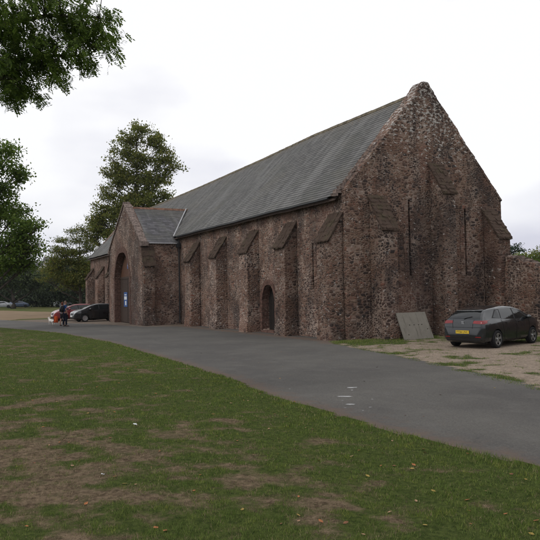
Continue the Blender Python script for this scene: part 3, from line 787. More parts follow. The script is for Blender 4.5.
def crown_points(blobs, dens, rg, shell=.45):
    """clump centres in ellipsoids: (x,y,z,rx,ry,rz[,k])"""
    out = []
    for bl in blobs:
        x, y, z, rx, ry, rz = bl[:6]; k = bl[6] if len(bl) > 6 else 1
        n = max(3, int(dens*k*(rx*ry*rz)**(2/3)))
        d = rdir(n, rg); r = rg.uniform(shell, 1, (n, 1))**.7*rg.uniform(.8, 1.12, (n, 1))
        out.append(np.array([x, y, z])+d*r*np.array([rx, ry, rz]))
    out = np.concatenate(out); off = rg.uniform(0, 50); sc = 1.6/max(.6, np.median([min(b_[3], b_[5]) for b_ in blobs]))
    keep = np.array([noise.noise(Vector((p[0]*sc+off, p[1]*sc, p[2]*sc))) > -.13 for p in out]); return out[keep]
def tree(name, loc, label, blobs, lm, seed, dens=6, per=30, spread=(.45, .45, .3), size=.25, trunk=.35, group=None, cat='tree', lean=(0, 0), limbs=True, top=None, shell=.45, rz=YAW, flat=.5, sub=3, bk=BK, asp=.6):
    rg = np.random.default_rng(seed); random.seed(seed)
    t = empty(name, loc, rz, label, cat, group)
    C = crown_points(blobs, dens, rg, shell)
    mesh_np('crown', leaves(C, per, spread, size, rg, flat, asp), 4, lm, t)
    zt = top or max(b_[2] for b_ in blobs); bm = bmesh.new()
    n = 9; ax = []
    for i in range(n):
        f = i/(n-1); ax.append(Vector((lean[0]*f+.25*trunk*noise.noise(Vector((seed, f*3, 0)))*3, lean[1]*f+.25*trunk*noise.noise(Vector((seed, f*3, 5)))*3, zt*f-.1)))
    tube(bm, ax, [trunk*(1.25 if i == 0 else 1)*(1-.85*i/(n-1)) for i in range(n)], 9)
    if limbs:
        for bl in blobs:
            c = Vector(bl[:3]); zb = max(zt*.18, c.z-max(.8, math.hypot(c.x, c.y)*.75)-bl[5]*.3); f = min(.92, max(.1, zb/zt)); i = f*(n-1); p = ax[int(i)].lerp(ax[min(n-1, int(i)+1)], i-int(i))
            m = p.lerp(c, .5)+Vector((0, 0, -.06*(c-p).length)); r0 = max(.05, trunk*(1-.8*f)*.5)
            tube(bm, [p, m, c], [r0, r0*.65, r0*.35], 6)
            for k in range(sub*2):
                e = c+Vector([random.uniform(-1, 1)*bl[3]*.85, random.uniform(-1, 1)*bl[4]*.85, random.uniform(-.8, 1)*bl[5]*.85]); q = m.lerp(c, random.uniform(.1, 1))
                tube(bm, [q, q.lerp(e, .5)+Vector((0, 0, .05*(e-q).length)), e], [r0*.38, r0*.25, .012], 5)
    obj('trunk', bm, bk, t, True)
    return t
LM_tall = leaf_mat('leaves_lime', (.090, .115, .026), (.17, .195, .048), (.26, .23, .07), .55)
LM_dark = leaf_mat('leaves_dark', (.060, .110, .018), (.12, .185, .036), (.17, .22, .05), .55)
LM_dull = leaf_mat('leaves_dull', (.045, .068, .028), (.075, .10, .042), None, .4)
LM_yel = leaf_mat('leaves_yellowing', (.075, .105, .024), (.135, .155, .036), (.21, .17, .042), .45)
LM_hedge = leaf_mat('leaves_hedge', (.018, .030, .014), (.036, .054, .022), None, .2)
LM_ash = leaf_mat('leaves_ash', (.048, .088, .014), (.10, .160, .028), (.15, .20, .042), .55)
LM_ever = leaf_mat('needles', (.016, .034, .020), (.030, .055, .032), None, .15)

k = .133
def T(u, v, ru, rv, dens=1, dy=0, u0=138): return ((u-u0)*k, dy, 1.5+(300-v)*k, ru*k, max(ru, rv)*k*.85, rv*k, dens)
tall = [T(176, 168, 9, 8, .9), T(122, 178, 12, 9), T(108, 172, 8, 6, .6), T(98, 224, 12, 10), T(86, 232, 8, 6, .7), T(143, 128, 12, 8), T(131, 139, 13, 11), T(155, 139, 13, 12), T(164, 160, 13, 11, .9), T(120, 168, 12, 9, .8), T(126, 153, 11, 8, .8), T(143, 158, 15, 13, 1.1), T(163, 148, 9, 8, .8), T(172, 155, 7, 7, .6), T(112, 156, 7, 5, .45), T(117, 146, 6, 6, .5),
        T(134, 178, 13, 13), T(153, 180, 14, 14, 1.2), T(168, 177, 9, 9, .9), T(116, 185, 10, 5, .7), T(104, 187, 5, 3, .5), T(110, 196, 12, 6, .9), T(128, 196, 14, 10), T(104, 207, 10, 6, .9), T(148, 200, 20, 14, 1.2), T(166, 196, 10, 8),
        T(120, 213, 20, 13, 1.2), T(98, 216, 10, 8), T(104, 230, 14, 12, 1.2), T(126, 236, 24, 18, 1.2), T(94, 238, 8, 8, .8), T(150, 230, 22, 18)]
tree('tall_tree', (-62.7, 8.7, 0), 'tall airy tree rising behind the porch end of the barn roof', tall, LM_tall, 3, 25, 30, (.38, .38, .24), .30, .42, top=24, shell=.12, sub=5)
k = .115
bush = [((u-186)*k, 0, 2.1+(298-v)*k, ru*k, ru*k, rv*k, 1) for u, v, ru, rv in ((184, 187, 7, 6), (177, 192, 8, 7), (190, 190, 5, 5), (180, 205, 16, 14), (170, 230, 20, 20))]
tree('garden_tree', (-46.9, 16.0, 0), 'rounded green tree just showing over the barn ridge, right of the tall tree', bush, LM_tall, 5, 22, 30, (.4, .4, .3), .24, .3, top=12)
k = .067
def T4(u, v, ru, rv, d=1): return ((u+30)*k, (u % 7-3)*.25, 2.1+(298-v)*k, ru*k, ru*k*1.1, rv*k, d)
nl = [T4(10, 158, 9, 10, .8), T4(0, 168, 16, 16), T4(12, 178, 11, 11), T4(-20, 165, 25, 22), T4(2, 195, 14, 9, .8), T4(-15, 210, 28, 24), T4(12, 220, 14, 14), T4(22, 235, 14, 11), T4(36, 233, 6, 5, .8), T4(30, 250, 11, 10, .9), T4(10, 248, 20, 18), T4(-30, 245, 30, 26), T4(4, 264, 20, 12, .9), T4(26, 263, 9, 6, .7), T4(-50, 200, 28, 30)]
tree('broadleaf_tree', (-22.35, -13.6, 0), 'dark green broadleaf tree leaning into the left edge above the path', nl, LM_dark, 8, 56, 34, (.27, .27, .20), .19, .28, top=9.5, shell=.25, sub=4)
k = .196
def T5(u, v, ru, rv, d=1): return ((u-13)*k, 0, 1.1+(303-v)*k, ru*k, ru*k*.8, rv*k, d)
tree('spreading_tree', (-115.1, -1.35, 0), 'dull green spreading tree with a bare trunk across the field on the far left', [T5(13, 272, 20, 12, 1.2), T5(-5, 276, 18, 12), T5(32, 278, 16, 12), T5(40, 284, 9, 7), T5(13, 280, 26, 7), T5(-12, 282, 14, 7), T5(20, 265, 14, 8)], LM_dull, 11, 12, 40, (.7, .7, .5), .45, .45, top=7, shell=.2)
k = .128
def T6(u, v, ru, rv, d=1): return ((u-80)*k, 0, 1.3+(303-v)*k, ru*k, ru*k*.9, rv*k, d)
tree('maple_tree', (-58, .25, 0), 'yellowing tree with layered branches left of the barn', [T6(72, 236, 7, 5, .6), T6(63, 243, 9, 3, .7), T6(80, 244, 12, 6, .8), T6(60, 252, 10, 4), T6(76, 255, 14, 6), T6(90, 250, 8, 8), T6(54, 262, 9, 4), T6(68, 264, 12, 5), T6(84, 266, 14, 8), T6(50, 271, 9, 4), T6(62, 276, 16, 5), T6(78, 279, 16, 6), T6(90, 284, 12, 9), T6(48, 280, 8, 3, .7), T6(84, 233, 10, 6, .4), T6(66, 258, 16, 9, .8), T6(82, 274, 14, 9, 1.2), T6(58, 268, 12, 7), T6(70, 284, 16, 7)],
     LM_yel, 13, 40, 30, (.42, .42, .13), .2, .24, top=9.5, shell=.1, flat=1.2, sub=4)
# dark belt of trees beyond the field
rs = random.Random(2)
labels = ['leftmost dark tree of the belt beyond the field', 'second dark tree of the belt, left of the spreading trunk', 'dark tree of the belt right behind the spreading tree', 'dark tree of the belt, right of the spreading trunk', 'dark tree of the belt below the pale houses', 'dark tree of the belt behind the yellowing tree', 'dark tree of the belt behind the red car', 'dark tree of the belt beside the far end of the barn', 'rightmost dark tree of the belt, hidden mostly by the barn']
for i, u in enumerate((-34, -16, 3, 20, 36, 52, 68, 84, 100)):
    D = 165-i*4; kk = D/662
    base = Vector((23.7, -15.9, 0))+Vector((-math.sin(YAW), math.cos(YAW), 0))*D+Vector((math.cos(YAW), math.sin(YAW), 0))*((u-270)*kk)
    hgt = rs.uniform(8.5, 11) if u != 36 else 6.5
    bl = [(rs.uniform(-1.2, 1.2), 0, hgt*.72, 2.3, 2.3, hgt*.28), (-1.6, 0, hgt*.45, 2.4, 2.2, hgt*.30), (1.7, 0, hgt*.42, 2.4, 2.2, hgt*.30), (0, 0, hgt*.25, 3.0, 2.5, hgt*.24)]
    tree('belt_tree', base, labels[i], bl, LM_hedge, 40+i, 9, 50, (.7, .7, .6), .55, .3, 'dark trees forming a belt beyond the field', top=hgt*.8, limbs=False)
# trees seen over the boundary wall
tree('cedar_tree', (-19.6, 31.0, 0), 'dark evergreen branch tip showing beside the gable above the boundary wall', [(0, 0, 5.6, 1.3, 1.5, .35), (-.4, 0, 4.6, 1.8, 1.6, .5), (.2, 0, 3.4, 2.4, 2, .7), (.6, 0, 6.0, .6, .6, .2)], LM_ever, 17, 40, 30, (.25, .25, .08), .16, .16, top=6, shell=.1)
tree('hedgerow_tree', (-28.6, 44.4, 0), 'green rounded tree behind the ruined wall at the right edge', [(-1.6, 0, 5.2, 2.2, 2, 1.1), (1.4, 0, 5.3, 2.6, 2.4, 1.3), (0, 0, 3.6, 3.6, 3, 2), (4.5, 0, 5.8, 3, 3, 1.6)], LM_tall, 19, 20, 40, (.4, .4, .3), .24, .3, top=5, shell=.3)
tree('hedgerow_tree', (-30, 38, 0), 'dark low tree behind the boundary wall, below the cedar tip', [(0, 0, 4.4, 3.6, 2, 1.5), (3, 0, 4.2, 3.6, 2, 1.6), (6.5, 0, 4.2, 3, 2, 1.6)], LM_dark, 23, 18, 40, (.4, .4, .3), .26, .3, top=4, shell=.3)

# overhanging ash-like tree: compound leaves on drooping twigs
rg = np.random.default_rng(77); kk = .0181
ash = empty('overhanging_tree', (9.37, -17.51, 0), YAW, 'nearby tree whose feathery leafy boughs hang into the top left corner', 'tree')
def TA(u, v, ru, rv, n, dy=0): return ((u+170)*kk, dy, 2.1+(300-v)*kk, ru*kk, .75, rv*kk, n)
blobs = [TA(-50, 20, 50, 70, 700), TA(8, 30, 42, 48, 900), TA(14, 72, 24, 28, 330), TA(30, 92, 13, 15, 100), TA(6, 92, 12, 14, 80), TA(55, 20, 35, 34, 620), TA(48, 58, 20, 22, 260), TA(62, 76, 12, 12, 75), TA(84, 24, 20, 26, 260), TA(78, 55, 15, 16, 120), TA(92, 62, 8, 9, 30),
         TA(104, 26, 12, 16, 80), TA(108, 50, 7, 14, 28), TA(116, 20, 9, 6, 22), TA(122, 32, 6, 9, 20), TA(115, 48, 7, 4, 12), TA(60, -40, 70, 34, 700), TA(-20, -60, 60, 50, 500)]
cs = np.concatenate([np.array(b_[:3])+rdir(b_[6], rg)*rg.uniform(.0, 1, (b_[6], 1))**.45*np.array(b_[3:6]) for b_ in blobs])
# leave windows where the sky breaks through
def gapn(p, s, q): return noise.noise(Vector((p[0]*s, p[1]*s, p[2]*s+q)))
keep = np.array([gapn(p, 2.2, 3) > -.22 for p in cs]); cs = cs[keep]; n = len(cs)
d = rdir(n, rg); d[:, 2] = -abs(d[:, 2])*.7-.25; d[:, 0] += .35; d /= np.linalg.norm(d, axis=1, keepdims=True)
s = np.cross(d, np.array([0, 0, 1.])+rdir(n, rg)*.6); s /= np.linalg.norm(s, axis=1, keepdims=True); up_ = np.cross(s, d)
Lr = rg.uniform(.12, .22, (n, 1)); V = []
def leaflet(p, dr, sd, l, w2):
    V.append(np.stack([p, p+dr*l*.5+sd*w2, p+dr*l, p+dr*l*.5-sd*w2], 1))
for j in range(5):
    f = .25+j*.17; p = cs+d*Lr*f; droop = up_*(-.10*f*f)*Lr*3
    for sg in (1, -1):
        dr = d*.55+s*sg*.85+rdir(n, rg)*.12; dr /= np.linalg.norm(dr, axis=1, keepdims=True)
        sd_v = np.cross(dr, up_+rdir(n, rg)*.3); leaflet(p+droop, dr, sd_v, rg.uniform(.055, .085, (n, 1)), .015)
leaflet(cs+d*Lr*1.0, d, s, .075, .015)
V.append(np.stack([cs-s*.0015, cs+s*.0015, cs+d*Lr+s*.001, cs+d*Lr-s*.001], 1))
mesh_np('foliage', np.concatenate(V).reshape(-1, 3), 4, LM_ash, ash)
bm = bmesh.new(); random.seed(9)
tube(bm, [(0, 0, -.1), (.05, 0, 2), (0, .05, 4.2), (.2, 0, 6.5), (.3, .1, 9)], [.34, .27, .22, .17, .1], 10)
main = []
for path in ([(.05, 0, 5.0), (1.2, -.1, 6.2), (2.6, 0, 7.0), (3.9, .1, 7.3), (4.9, .1, 7.25)], [(0, 0, 4.6), (1.1, .2, 5.6), (2.3, .3, 6.2), (3.3, .2, 6.5), (4.1, .1, 6.55), (4.7, 0, 6.5)], [(.1, 0, 6.0), (1.2, -.2, 7.6), (2.6, -.1, 8.4), (4.0, 0, 8.6)], [(.0, 0, 4.9), (1.4, -.3, 5.5), (2.6, -.3, 6.0), (3.2, -.2, 6.0)]):
    nn = len(path); tube(bm, path, [.09*(1-.82*i/(nn-1)) for i in range(nn)], 7); main += [Vector(p).lerp(Vector(q), t) for p, q in zip(path[1:], path[2:]) for t in (0, .33, .66, 1)]
for i in rg.choice(n, 420, replace=False):
    c = Vector(cs[i]); q = min(main, key=lambda m_: (m_-c).length)
    if (q-c).length > .95: continue
    mid = q.lerp(c, .5)+Vector((0, 0, .06))
    tube(bm, [q, mid, c], [.010, .006, .0025], 4, False)
obj('boughs', bm, BK, ash, True)
print('leaves', n)

# grass blades on the lawn (beyond counting), straw where it is worn
def blades(name, X, Y, Z, H, Wd, dry, rg, mat):
    n = len(X); a = rg.uniform(0, 2*np.pi, n); lean_ = rg.uniform(.1, .9, n)*H; b_ = rg.uniform(0, 2*np.pi, n)
    s = np.stack([np.cos(a)*Wd, np.sin(a)*Wd, np.zeros(n)], 1); base = np.stack([X, Y, Z-.004], 1)
    tip = base+np.stack([np.cos(b_)*lean_, np.sin(b_)*lean_, H], 1)
    V = np.stack([base-s, base+s, tip], 1).reshape(-1, 3)
    o = mesh_np(name, V, 3, mat, None, attrs={'dry': np.repeat(dry, 3)})
    return o
b = NB('grass_blades'); g = b.n.new('ShaderNodeNewGeometry'); r_ = g.outputs['Random Per Island']
gc = b.ramp(r_, [(0, (.052, .086, .014)), (.6, (.108, .158, .030)), (1, (.19, .215, .06))]); dc = b.ramp(r_, [(0, (.12, .088, .052)), (1, (.32, .245, .155))])
tone = b.noise(b.coord(), 2.6, 5, .65); gc = b.mix(.9, gc, b.ramp(tone, [(.3, (.55, .68, .6)), (.5, (1, 1, 1)), (.72, (1.5, 1.25, .9))]), 'MULTIPLY'); c = b.mix(b.step(b.attr('dry'), .4, .6), gc, dc); b.set(c, .7, .15)
MBL = b.m
rg = np.random.default_rng(5)
def polar(n, r0, r1, a0, a1, p):
    u = rg.uniform(0, 1, n); r = (r0**p+u*(r1**p-r0**p))**(1/p); a = rg.uniform(a0, a1, n)
    return CAM.x+r*np.cos(a), CAM.y+r*np.sin(a), r
yc = YAW+math.pi/2
X, Y, rr = polar(760000, 4.2, 46, yc-.47, yc+.50, .55)
ok = (Y < lowy(X)+.03*(fbm(X, Y, 6, 9, 2)-.3)) & (X > -33.8) & (X < 25.8) & (Y > -23.9); X, Y, rr = X[ok], Y[ok], rr[ok]
wv_ = np.clip(wear(X, Y)+(fbm(X, Y, 10, 31, 3)-.5)*1.7, 0, 1); tuft = fbm(X, Y, 7, 14, 3)
keep = rg.uniform(0, 1, len(X)) < np.clip(1.15-wv_*.75, .40, 1)*(.35+.9*(tuft > .44)); X, Y, rr, wv_, tuft = X[keep], Y[keep], rr[keep], wv_[keep], tuft[keep]
dry = (rg.uniform(0, 1, len(X)) < np.clip(wv_*1.25-.12, .03, .95)).astype(float)
e = lowy(X)-Y
Hb = rg.uniform(.016, .042, len(X))*(1-.45*wv_)*(1+.6*(tuft-.5)*2)*(1+1.1*np.exp(-(e/.25)**2))
Zb = .012+lawn_relief(X, Y)
o = blades('lawn_grass', X, Y, Zb, np.clip(Hb, .006, .07), .0017*np.clip(rr/6, .8, 4), dry, rg, MBL); tag(o, 'short patchy green and straw grass covering the foreground lawn', 'grass', kind='stuff')
print('blades', len(X))
X = rg.uniform(-.2, 20, 330000); Y = rg.uniform(-7, 8.2, 330000)
gk = green(X, Y); ok = inpoly(gravel_poly)(X, Y) & (rg.uniform(0, 1, len(X)) < np.clip(gk*1.3-.22, 0, .85)) & (X > .05); X, Y, gk = X[ok], Y[ok], gk[ok]
hb = rg.uniform(.02, .06, len(X))*(1+1.2*np.exp(-((X-.8)/.5)**2)+1.0*np.exp(-((Y-8.0)/.5)**2))
o = blades('yard_grass', X, Y, np.full(len(X), .006), hb, .004, (rg.uniform(0, 1, len(X)) < .15).astype(float), rg, MBL); tag(o, 'tufts of grass growing through the gravel at the foot of the gable', 'grass', kind='stuff')

# fallen leaves
def curled_leaf(s):
    bm = bmesh.new(); pr = [(-1, 0), (-.55, .42), (0, .58), (.5, .38), (1, 0)]; top_, bot, mid = [], [], []
    for x, w2 in pr:
        z = .16*x*x; mid.append(bm.verts.new((x*s, 0, z*s)))
        if w2: top_.append(bm.verts.new((x*s, w2*s, (z+.22*w2)*s))); bot.append(bm.verts.new((x*s, -w2*s, (z+.30*w2)*s)))
    bm.faces.new((mid[0], mid[1], top_[0])); bm.faces.new((mid[0], bot[0], mid[1]))
    for i in range(1, 3): bm.faces.new((mid[i], mid[i+1], top_[i], top_[i-1])); bm.faces.new((mid[i], bot[i-1], bot[i], mid[i+1]))
    bm.faces.new((mid[3], mid[4], top_[2])); bm.faces.new((mid[3], bot[2], mid[4]))
    me = bpy.data.meshes.new('fallen_leaf'); bm.to_mesh(me); bm.free(); return me
lm_ = [simple('leaf_orange', (.30, .115, .045), .7, .2, .3, 20), simple('leaf_tan', (.27, .17, .10), .8, .2, .3, 20), simple('leaf_brown', (.16, .075, .04), .8, .2, .3, 20), simple('leaf_yellow', (.27, .19, .05), .7, .2, .2, 20)]
meshes = []
for m_ in lm_:
    me = curled_leaf(.034); me.materials.append(m_); meshes.append(me)
def drop(x, y, z, label, group, mi=None):
    mi = rs.choice([0, 0, 0, 1, 1, 2, 2, 2, 0, 1, 3]) if mi is None else mi; label = label % ('orange', 'pale tan', 'dark brown', 'yellow')[mi]
    o = bpy.data.objects.new('fallen_leaf', meshes[mi]); COL.objects.link(o)
    o.location = (x, y, z); o.rotation_euler = (rs.uniform(-.3, .3), rs.uniform(-.3, .3), rs.uniform(0, 6.28)); s = rs.uniform(.5, 1.0); o.scale = (s, s, s)
    tag(o, label, 'leaf', group)
cnt = 0
while cnt < 150:
    u = rs.random(); r = (5.5**.9+u*(20**.9-5.5**.9))**(1/.9); a = yc+rs.uniform(-.40, .44); x, y = CAM.x+r*math.cos(a), CAM.y+r*math.sin(a)
    if y > lowy(x)-.02: continue
    if (yc-a) < -.0 and rs.random() < .35: continue
    drop(x, y, .012+float(lawn_relief(np.array([x]), np.array([y]))[0])+.010, 'small curled %s leaf lying on the foreground lawn', 'fallen leaves on the lawn'); cnt += 1
for i in range(26):
    x = rs.uniform(-2, 17); y = rs.uniform(lowy(x)+.1, lowy(x)+4.6)
    if not road_in(np.array([x]), np.array([y]))[0]: continue
    drop(x, y, .012, 'dry %s leaf lying on the grey tarmac drive', 'fallen leaves on the drive')
for i in range(60):
    x = rs.uniform(-17, -.5) if i % 3 else rs.uniform(1.3, 6); y = (-.95-rs.random()*.5) if i % 3 else rs.uniform(-1.7, .3)-.25*x*.3
    drop(x, y, .016, 'dry %s leaf lying at the foot of the barn wall', 'fallen leaves at the foot of the barn', rs.choice([0, 1, 2, 2]))
# scraps of litter
for (x, y), lb, sc in (((13.4, -13.04), 'white paper scrap on the lawn, nearer the drive', 1), ((16.07, -14.16), 'white paper scrap on the bare patch at the lower left', .7)):
    bm = bmesh.new(); bmesh.ops.create_grid(bm, x_segments=4, y_segments=3, size=.03*sc)
    for v_ in bm.verts: v_.co.z = .02*noise.noise(v_.co*40)+.01; v_.co.y *= .6
    o = obj('paper_scrap', bm, MWp, None, fix=False); o.location = (x, y, .06); o.rotation_euler = (.1, .2, x); tag(o, lb, 'litter')
# ------------------------------------------------------------------ vehicles
PROF = dict(
 top=[(-2.16, .50), (-2.155, .74), (-2.13, .86), (-2.07, .98), (-1.96, 1.10), (-1.80, 1.23), (-1.64, 1.325), (-1.54, 1.355), (-1.3, 1.385), (-.7, 1.445), (-.2, 1.455), (.25, 1.42), (.7, 1.32), (1.05, 1.175), (1.35, 1.045), (1.55, .985), (1.8, .90), (1.98, .80), (2.09, .68), (2.14, .55), (2.16, .45)],
 bot=[(-2.16, .42), (-2.12, .27), (-2.0, .22), (-1.6, .19), (1.6, .19), (2.0, .20), (2.12, .24), (2.16, .36)],
 wid=[(-2.16, .60), (-2.15, .70), (-2.10, .775), (-2.0, .82), (-1.8, .855), (-1.3, .885), (0, .885), (1.2, .885), (1.6, .865), (1.9, .80), (2.05, .70), (2.13, .55), (2.16, .40)])
SEC = [(.18, .90), (.26, .965), (.40, .985), (.56, .995), (.72, 1.0), (.84, .985), (.92, .955), (.98, .915), (1.10, .86), (1.22, .80), (1.34, .725), (1.44, .64), (1.5, .58)]
def ip(x, tab): return float(np.interp(x, [a for a, _ in tab], [b_ for _, b_ in tab]))
def body_loft(rear_short=0, hscale=1):
    xs = sorted(set(list(np.linspace(-2.16, -1.6, 17))+list(np.linspace(-1.6, 1.5, 42))+list(np.linspace(1.5, 2.16, 18))))
    bm = bmesh.new(); rings = []
    for x in xs:
        zt, zb, w_ = ip(x, PROF['top']), ip(x, PROF['bot']), ip(x, PROF['wid']); P = [(0, zb), (w_*.7, zb)]; tp = .34*max(0, (-1.0-x)/1.1)+.10*max(0, (x-.6)/1.0)
        m = 15; r = .07 if zt > 1.1 else .05; zc = max(zb+.02, zt-r)
        for k in range(m+1):
            z = zb+(zc-zb)*k/m; e = 1-.10*max(0, 1-(z-zb)/.08); P.append((w_*ip(z, SEC)*e*(1-tp*max(0, z-.93)/.5), z))
        y0 = P[-1][1-1]
        for a in (.25, .5, .75, 1.): P.append((y0-(.10)*(1-math.cos(a*math.pi/2)), zc+(zt-zc)*math.sin(a*math.pi/2)))
        y1 = P[-1][0]
        for f in (.75, .5, .25, 0): P.append((y1*f, zt+.022*(1-f*f)))
        full = P+[(-y, z) for y, z in P[::-1][1:-1]]
        rings.append([bm.verts.new((x, y, z*hscale)) for y, z in full])
    for A, B in zip(rings, rings[1:]):
        n = len(A)
        for k in range(n): bm.faces.new((A[k], A[(k+1) % n], B[(k+1) % n], B[k]))
    bm.faces.new(rings[0][::-1]); bm.faces.new(rings[-1]); bmesh.ops.recalc_face_normals(bm, faces=bm.faces)
    return bm
def car_paint(name, col, rough=.22):
    b = NB(name); n = b.noise(b.coord(), 220, 2); c = b.mix(.35, col, b.ramp(n, [(.4, (.7, .7, .7)), (.6, (1.35, 1.35, 1.4))]), 'MULTIPLY')
    d = b.noise(b.coord(), 2.4, 4)
    b.set(c, b.step(d, .3, .7, rough, rough+.18), .5); b.inp(b.p.inputs['Coat Weight'], .7); b.inp(b.p.inputs['Coat Roughness'], .08); b.inp(b.p.inputs['Metallic'], .1); return b.m
GL = simple('tinted_glass', (.010, .012, .013), .04, .5, .1); TY = simple('tyre_rubber', (.014, .014, .015), .85, .2, .2, 20); AL = None
b = NB('alloy'); b.set((.50, .51, .53), .33, .5, Metallic=.85); AL = b.m
RL = simple('tail_lamp_red', (.17, .006, .008), .15, .6, .15); TRM = simple('black_trim', (.015, .015, .016), .6, .3, .1); SEAM = simple('panel_gap', (.004, .004, .005), .9, .1, .1)
YP = simple('yellow_plate', (.62, .43, .03), .45, .4, .06); WP = simple('white_plate', (.6, .6, .56), .45, .4, .06); CH = AL; LG = simple('clear_lamp', (.45, .47, .48), .12, .7, .1)
def make_car(label, loc, rz, paint, plate_text=None, hs=1.0, rim='spoke'):
    car = empty('parked_car', loc, rz, label, 'car', None)
    bm = body_loft(0, hs); bvh = BVHTree.FromBMesh(bm)
    me = bpy.data.meshes.new('body'); bm.to_mesh(me); bm.free(); tmp = bpy.data.objects.new('tmp', me); COL.objects.link(tmp)
    cb = bmesh.new()
    for x in (-1.30, 1.29):
        for s in (1, -1):
            r = bmesh.ops.create_cone(cb, cap_ends=True, segments=40, radius1=.352, radius2=.352, depth=.62, matrix=Matrix.Translation((x, s*.90, .325)) @ Matrix.Rotation(math.pi/2, 4, 'X'))
    cm = bpy.data.meshes.new('c'); cb.to_mesh(cm); cb.free(); cut = bpy.data.objects.new('c', cm); COL.objects.link(cut)
    md = tmp.modifiers.new('b', 'BOOLEAN'); md.object = cut; md.operation = 'DIFFERENCE'; md.solver = 'EXACT'
    dg = bpy.context.evaluated_depsgraph_get(); me2 = bpy.data.meshes.new_from_object(tmp.evaluated_get(dg)); me2.name = 'body'
    for o in (tmp, cut): bpy.data.objects.remove(o)
    me2.materials.clear(); body = link('body', me2, paint, car, True)
    me2.set_sharp_from_angle(angle=R(38)) if hasattr(me2, 'set_sharp_from_angle') else None
    def ray(kind, a, c_, off):
        if kind in ('L', 'R'):
            s = 1 if kind == 'L' else -1; h = bvh.ray_cast(Vector((a, s*3, c_*hs)), Vector((0, -s, 0)))
        elif kind == 'B': h = bvh.ray_cast(Vector((-4, a, c_*hs)), Vector((1, 0, 0)))
        elif kind == 'F': h = bvh.ray_cast(Vector((4, a, c_*hs)), Vector((-1, 0, 0)))
        else: h = bvh.ray_cast(Vector((a, c_, 4)), Vector((0, 0, -1)))
        if h[0] is None: return None
        n_ = h[1]; return h[0]+n_*off
    def patch(name, kind, quad, mat, parent=body, off=.004, nx=14, ny=10, thick=0):
        """quad: four corners (a,c) counter-clockwise from lower left, lofted on to the body"""
        bm = bmesh.new(); g = {}
        (a0, c0), (a1, c1), (a2, c2), (a3, c3) = quad
        for i in range(nx+1):
            for j in range(ny+1):
                u, v = i/nx, j/ny
                a = (a0*(1-u)+a1*u)*(1-v)+(a3*(1-u)+a2*u)*v; c_ = (c0*(1-u)+c1*u)*(1-v)+(c3*(1-u)+c2*u)*v
                p = ray(kind, a, c_, off)
                if p is not None: g[i, j] = bm.verts.new(p)
        for i in range(nx):
            for j in range(ny):
                q = [g.get(k_) for k_ in ((i, j), (i+1, j), (i+1, j+1), (i, j+1))]
                if None not in q: bm.faces.new(q)
        return obj(name, bm, mat, parent, True, fix=True)
    for s in ('L', 'R'):
        # glass-house: dark surround, then panes
        patch('window_surround', s, [(-1.46, 1.055), (1.22, .95), (.44, 1.372), (-1.06, 1.355)], TRM, off=.002)
        patch('window', s, [(.10, .985), (1.05, .975), (.42, 1.325), (.13, 1.358)], GL, off=.006)
        patch('window', s, [(-.90, 1.005), (.02, .988), (.05, 1.360), (-.80, 1.358)], GL, off=.006)
        patch('window', s, [(-1.38, 1.07), (-.95, 1.03), (-.86, 1.335), (-1.06, 1.315)], GL, off=.006)
        for q in ([(.055, .27), (.070, .27), (.070, .97), (.055, .97)], [(-.80, .30), (-.787, .30), (-.93, .99), (-.945, .99)], [(1.02, .30), (1.034, .30), (1.044, .96), (1.03, .96)], [(-.78, .27), (1.02, .27), (1.02, .282), (-.78, .282)]):
            patch('door_gap', s, q, SEAM, off=.0035, nx=3 if abs(q[0][0]-q[1][0]) < .1 else 20, ny=14 if abs(q[0][0]-q[1][0]) < .1 else 2)
        for x in (-.68, .24): patch('door_handle', s, [(x, .855), (x+.20, .855), (x+.20, .885), (x, .885)], paint, off=.022, nx=4, ny=2)
        bm = bmesh.new(); sg = 1 if s == 'L' else -1
        bmesh.ops.create_uvsphere(bm, u_segments=14, v_segments=10, radius=1, matrix=Matrix.Translation((.86, sg*.94, 1.03*hs)) @ Matrix.Diagonal((.09, .12, .075, 1)))
        tube(bm, [(.90, sg*.80, .98*hs), (.87, sg*.90, 1.0*hs)], .025, 6); obj('wing_mirror', bm, paint, body, True)
    patch('windscreen', 'F', [(-.62, 1.045), (.62, 1.045), (.50, 1.395), (-.50, 1.395)], GL, off=.005)
    patch('rear_window', 'B', [(-.62, 1.04), (.62, 1.04), (.50, 1.29), (-.50, 1.29)], GL, off=.006)
    bm = bmesh.new(); bm_w = bmesh.new(); a_ = [ray('B', y_, z_, .018) for y_, z_ in ((0, 1.03), (-.12, 1.07), (-.30, 1.11))]; tube(bm_w, [q for q in a_ if q is not None], .010, 5); obj('rear_wiper', bm_w, TRM, body)
    bm_w = bmesh.new(); tube(bm_w, [(-1.30, 0, 1.39*hs), (-1.48, 0, 1.54*hs)], .006, 5); obj('aerial', bm_w, TRM, body)
    z = 1.345*hs
    P = [(-1.72, -.50, z-.01), (-1.72, .50, z-.01), (-1.60, .54, z+.01), (-1.60, -.54, z+.01)]
    hexa(bm, [(-1.74, -.48, z-.045), (-1.50, -.54, z-.04), (-1.50, .54, z-.04), (-1.74, .48, z-.045), (-1.75, -.48, z-.015), (-1.45, -.54, z+.024), (-1.45, .54, z+.024), (-1.75, .48, z-.015)])
    bmesh.ops.bevel(bm, geom=bm.edges, offset=.01, segments=2, affect='EDGES'); obj('spoiler', bm, paint, body, True)
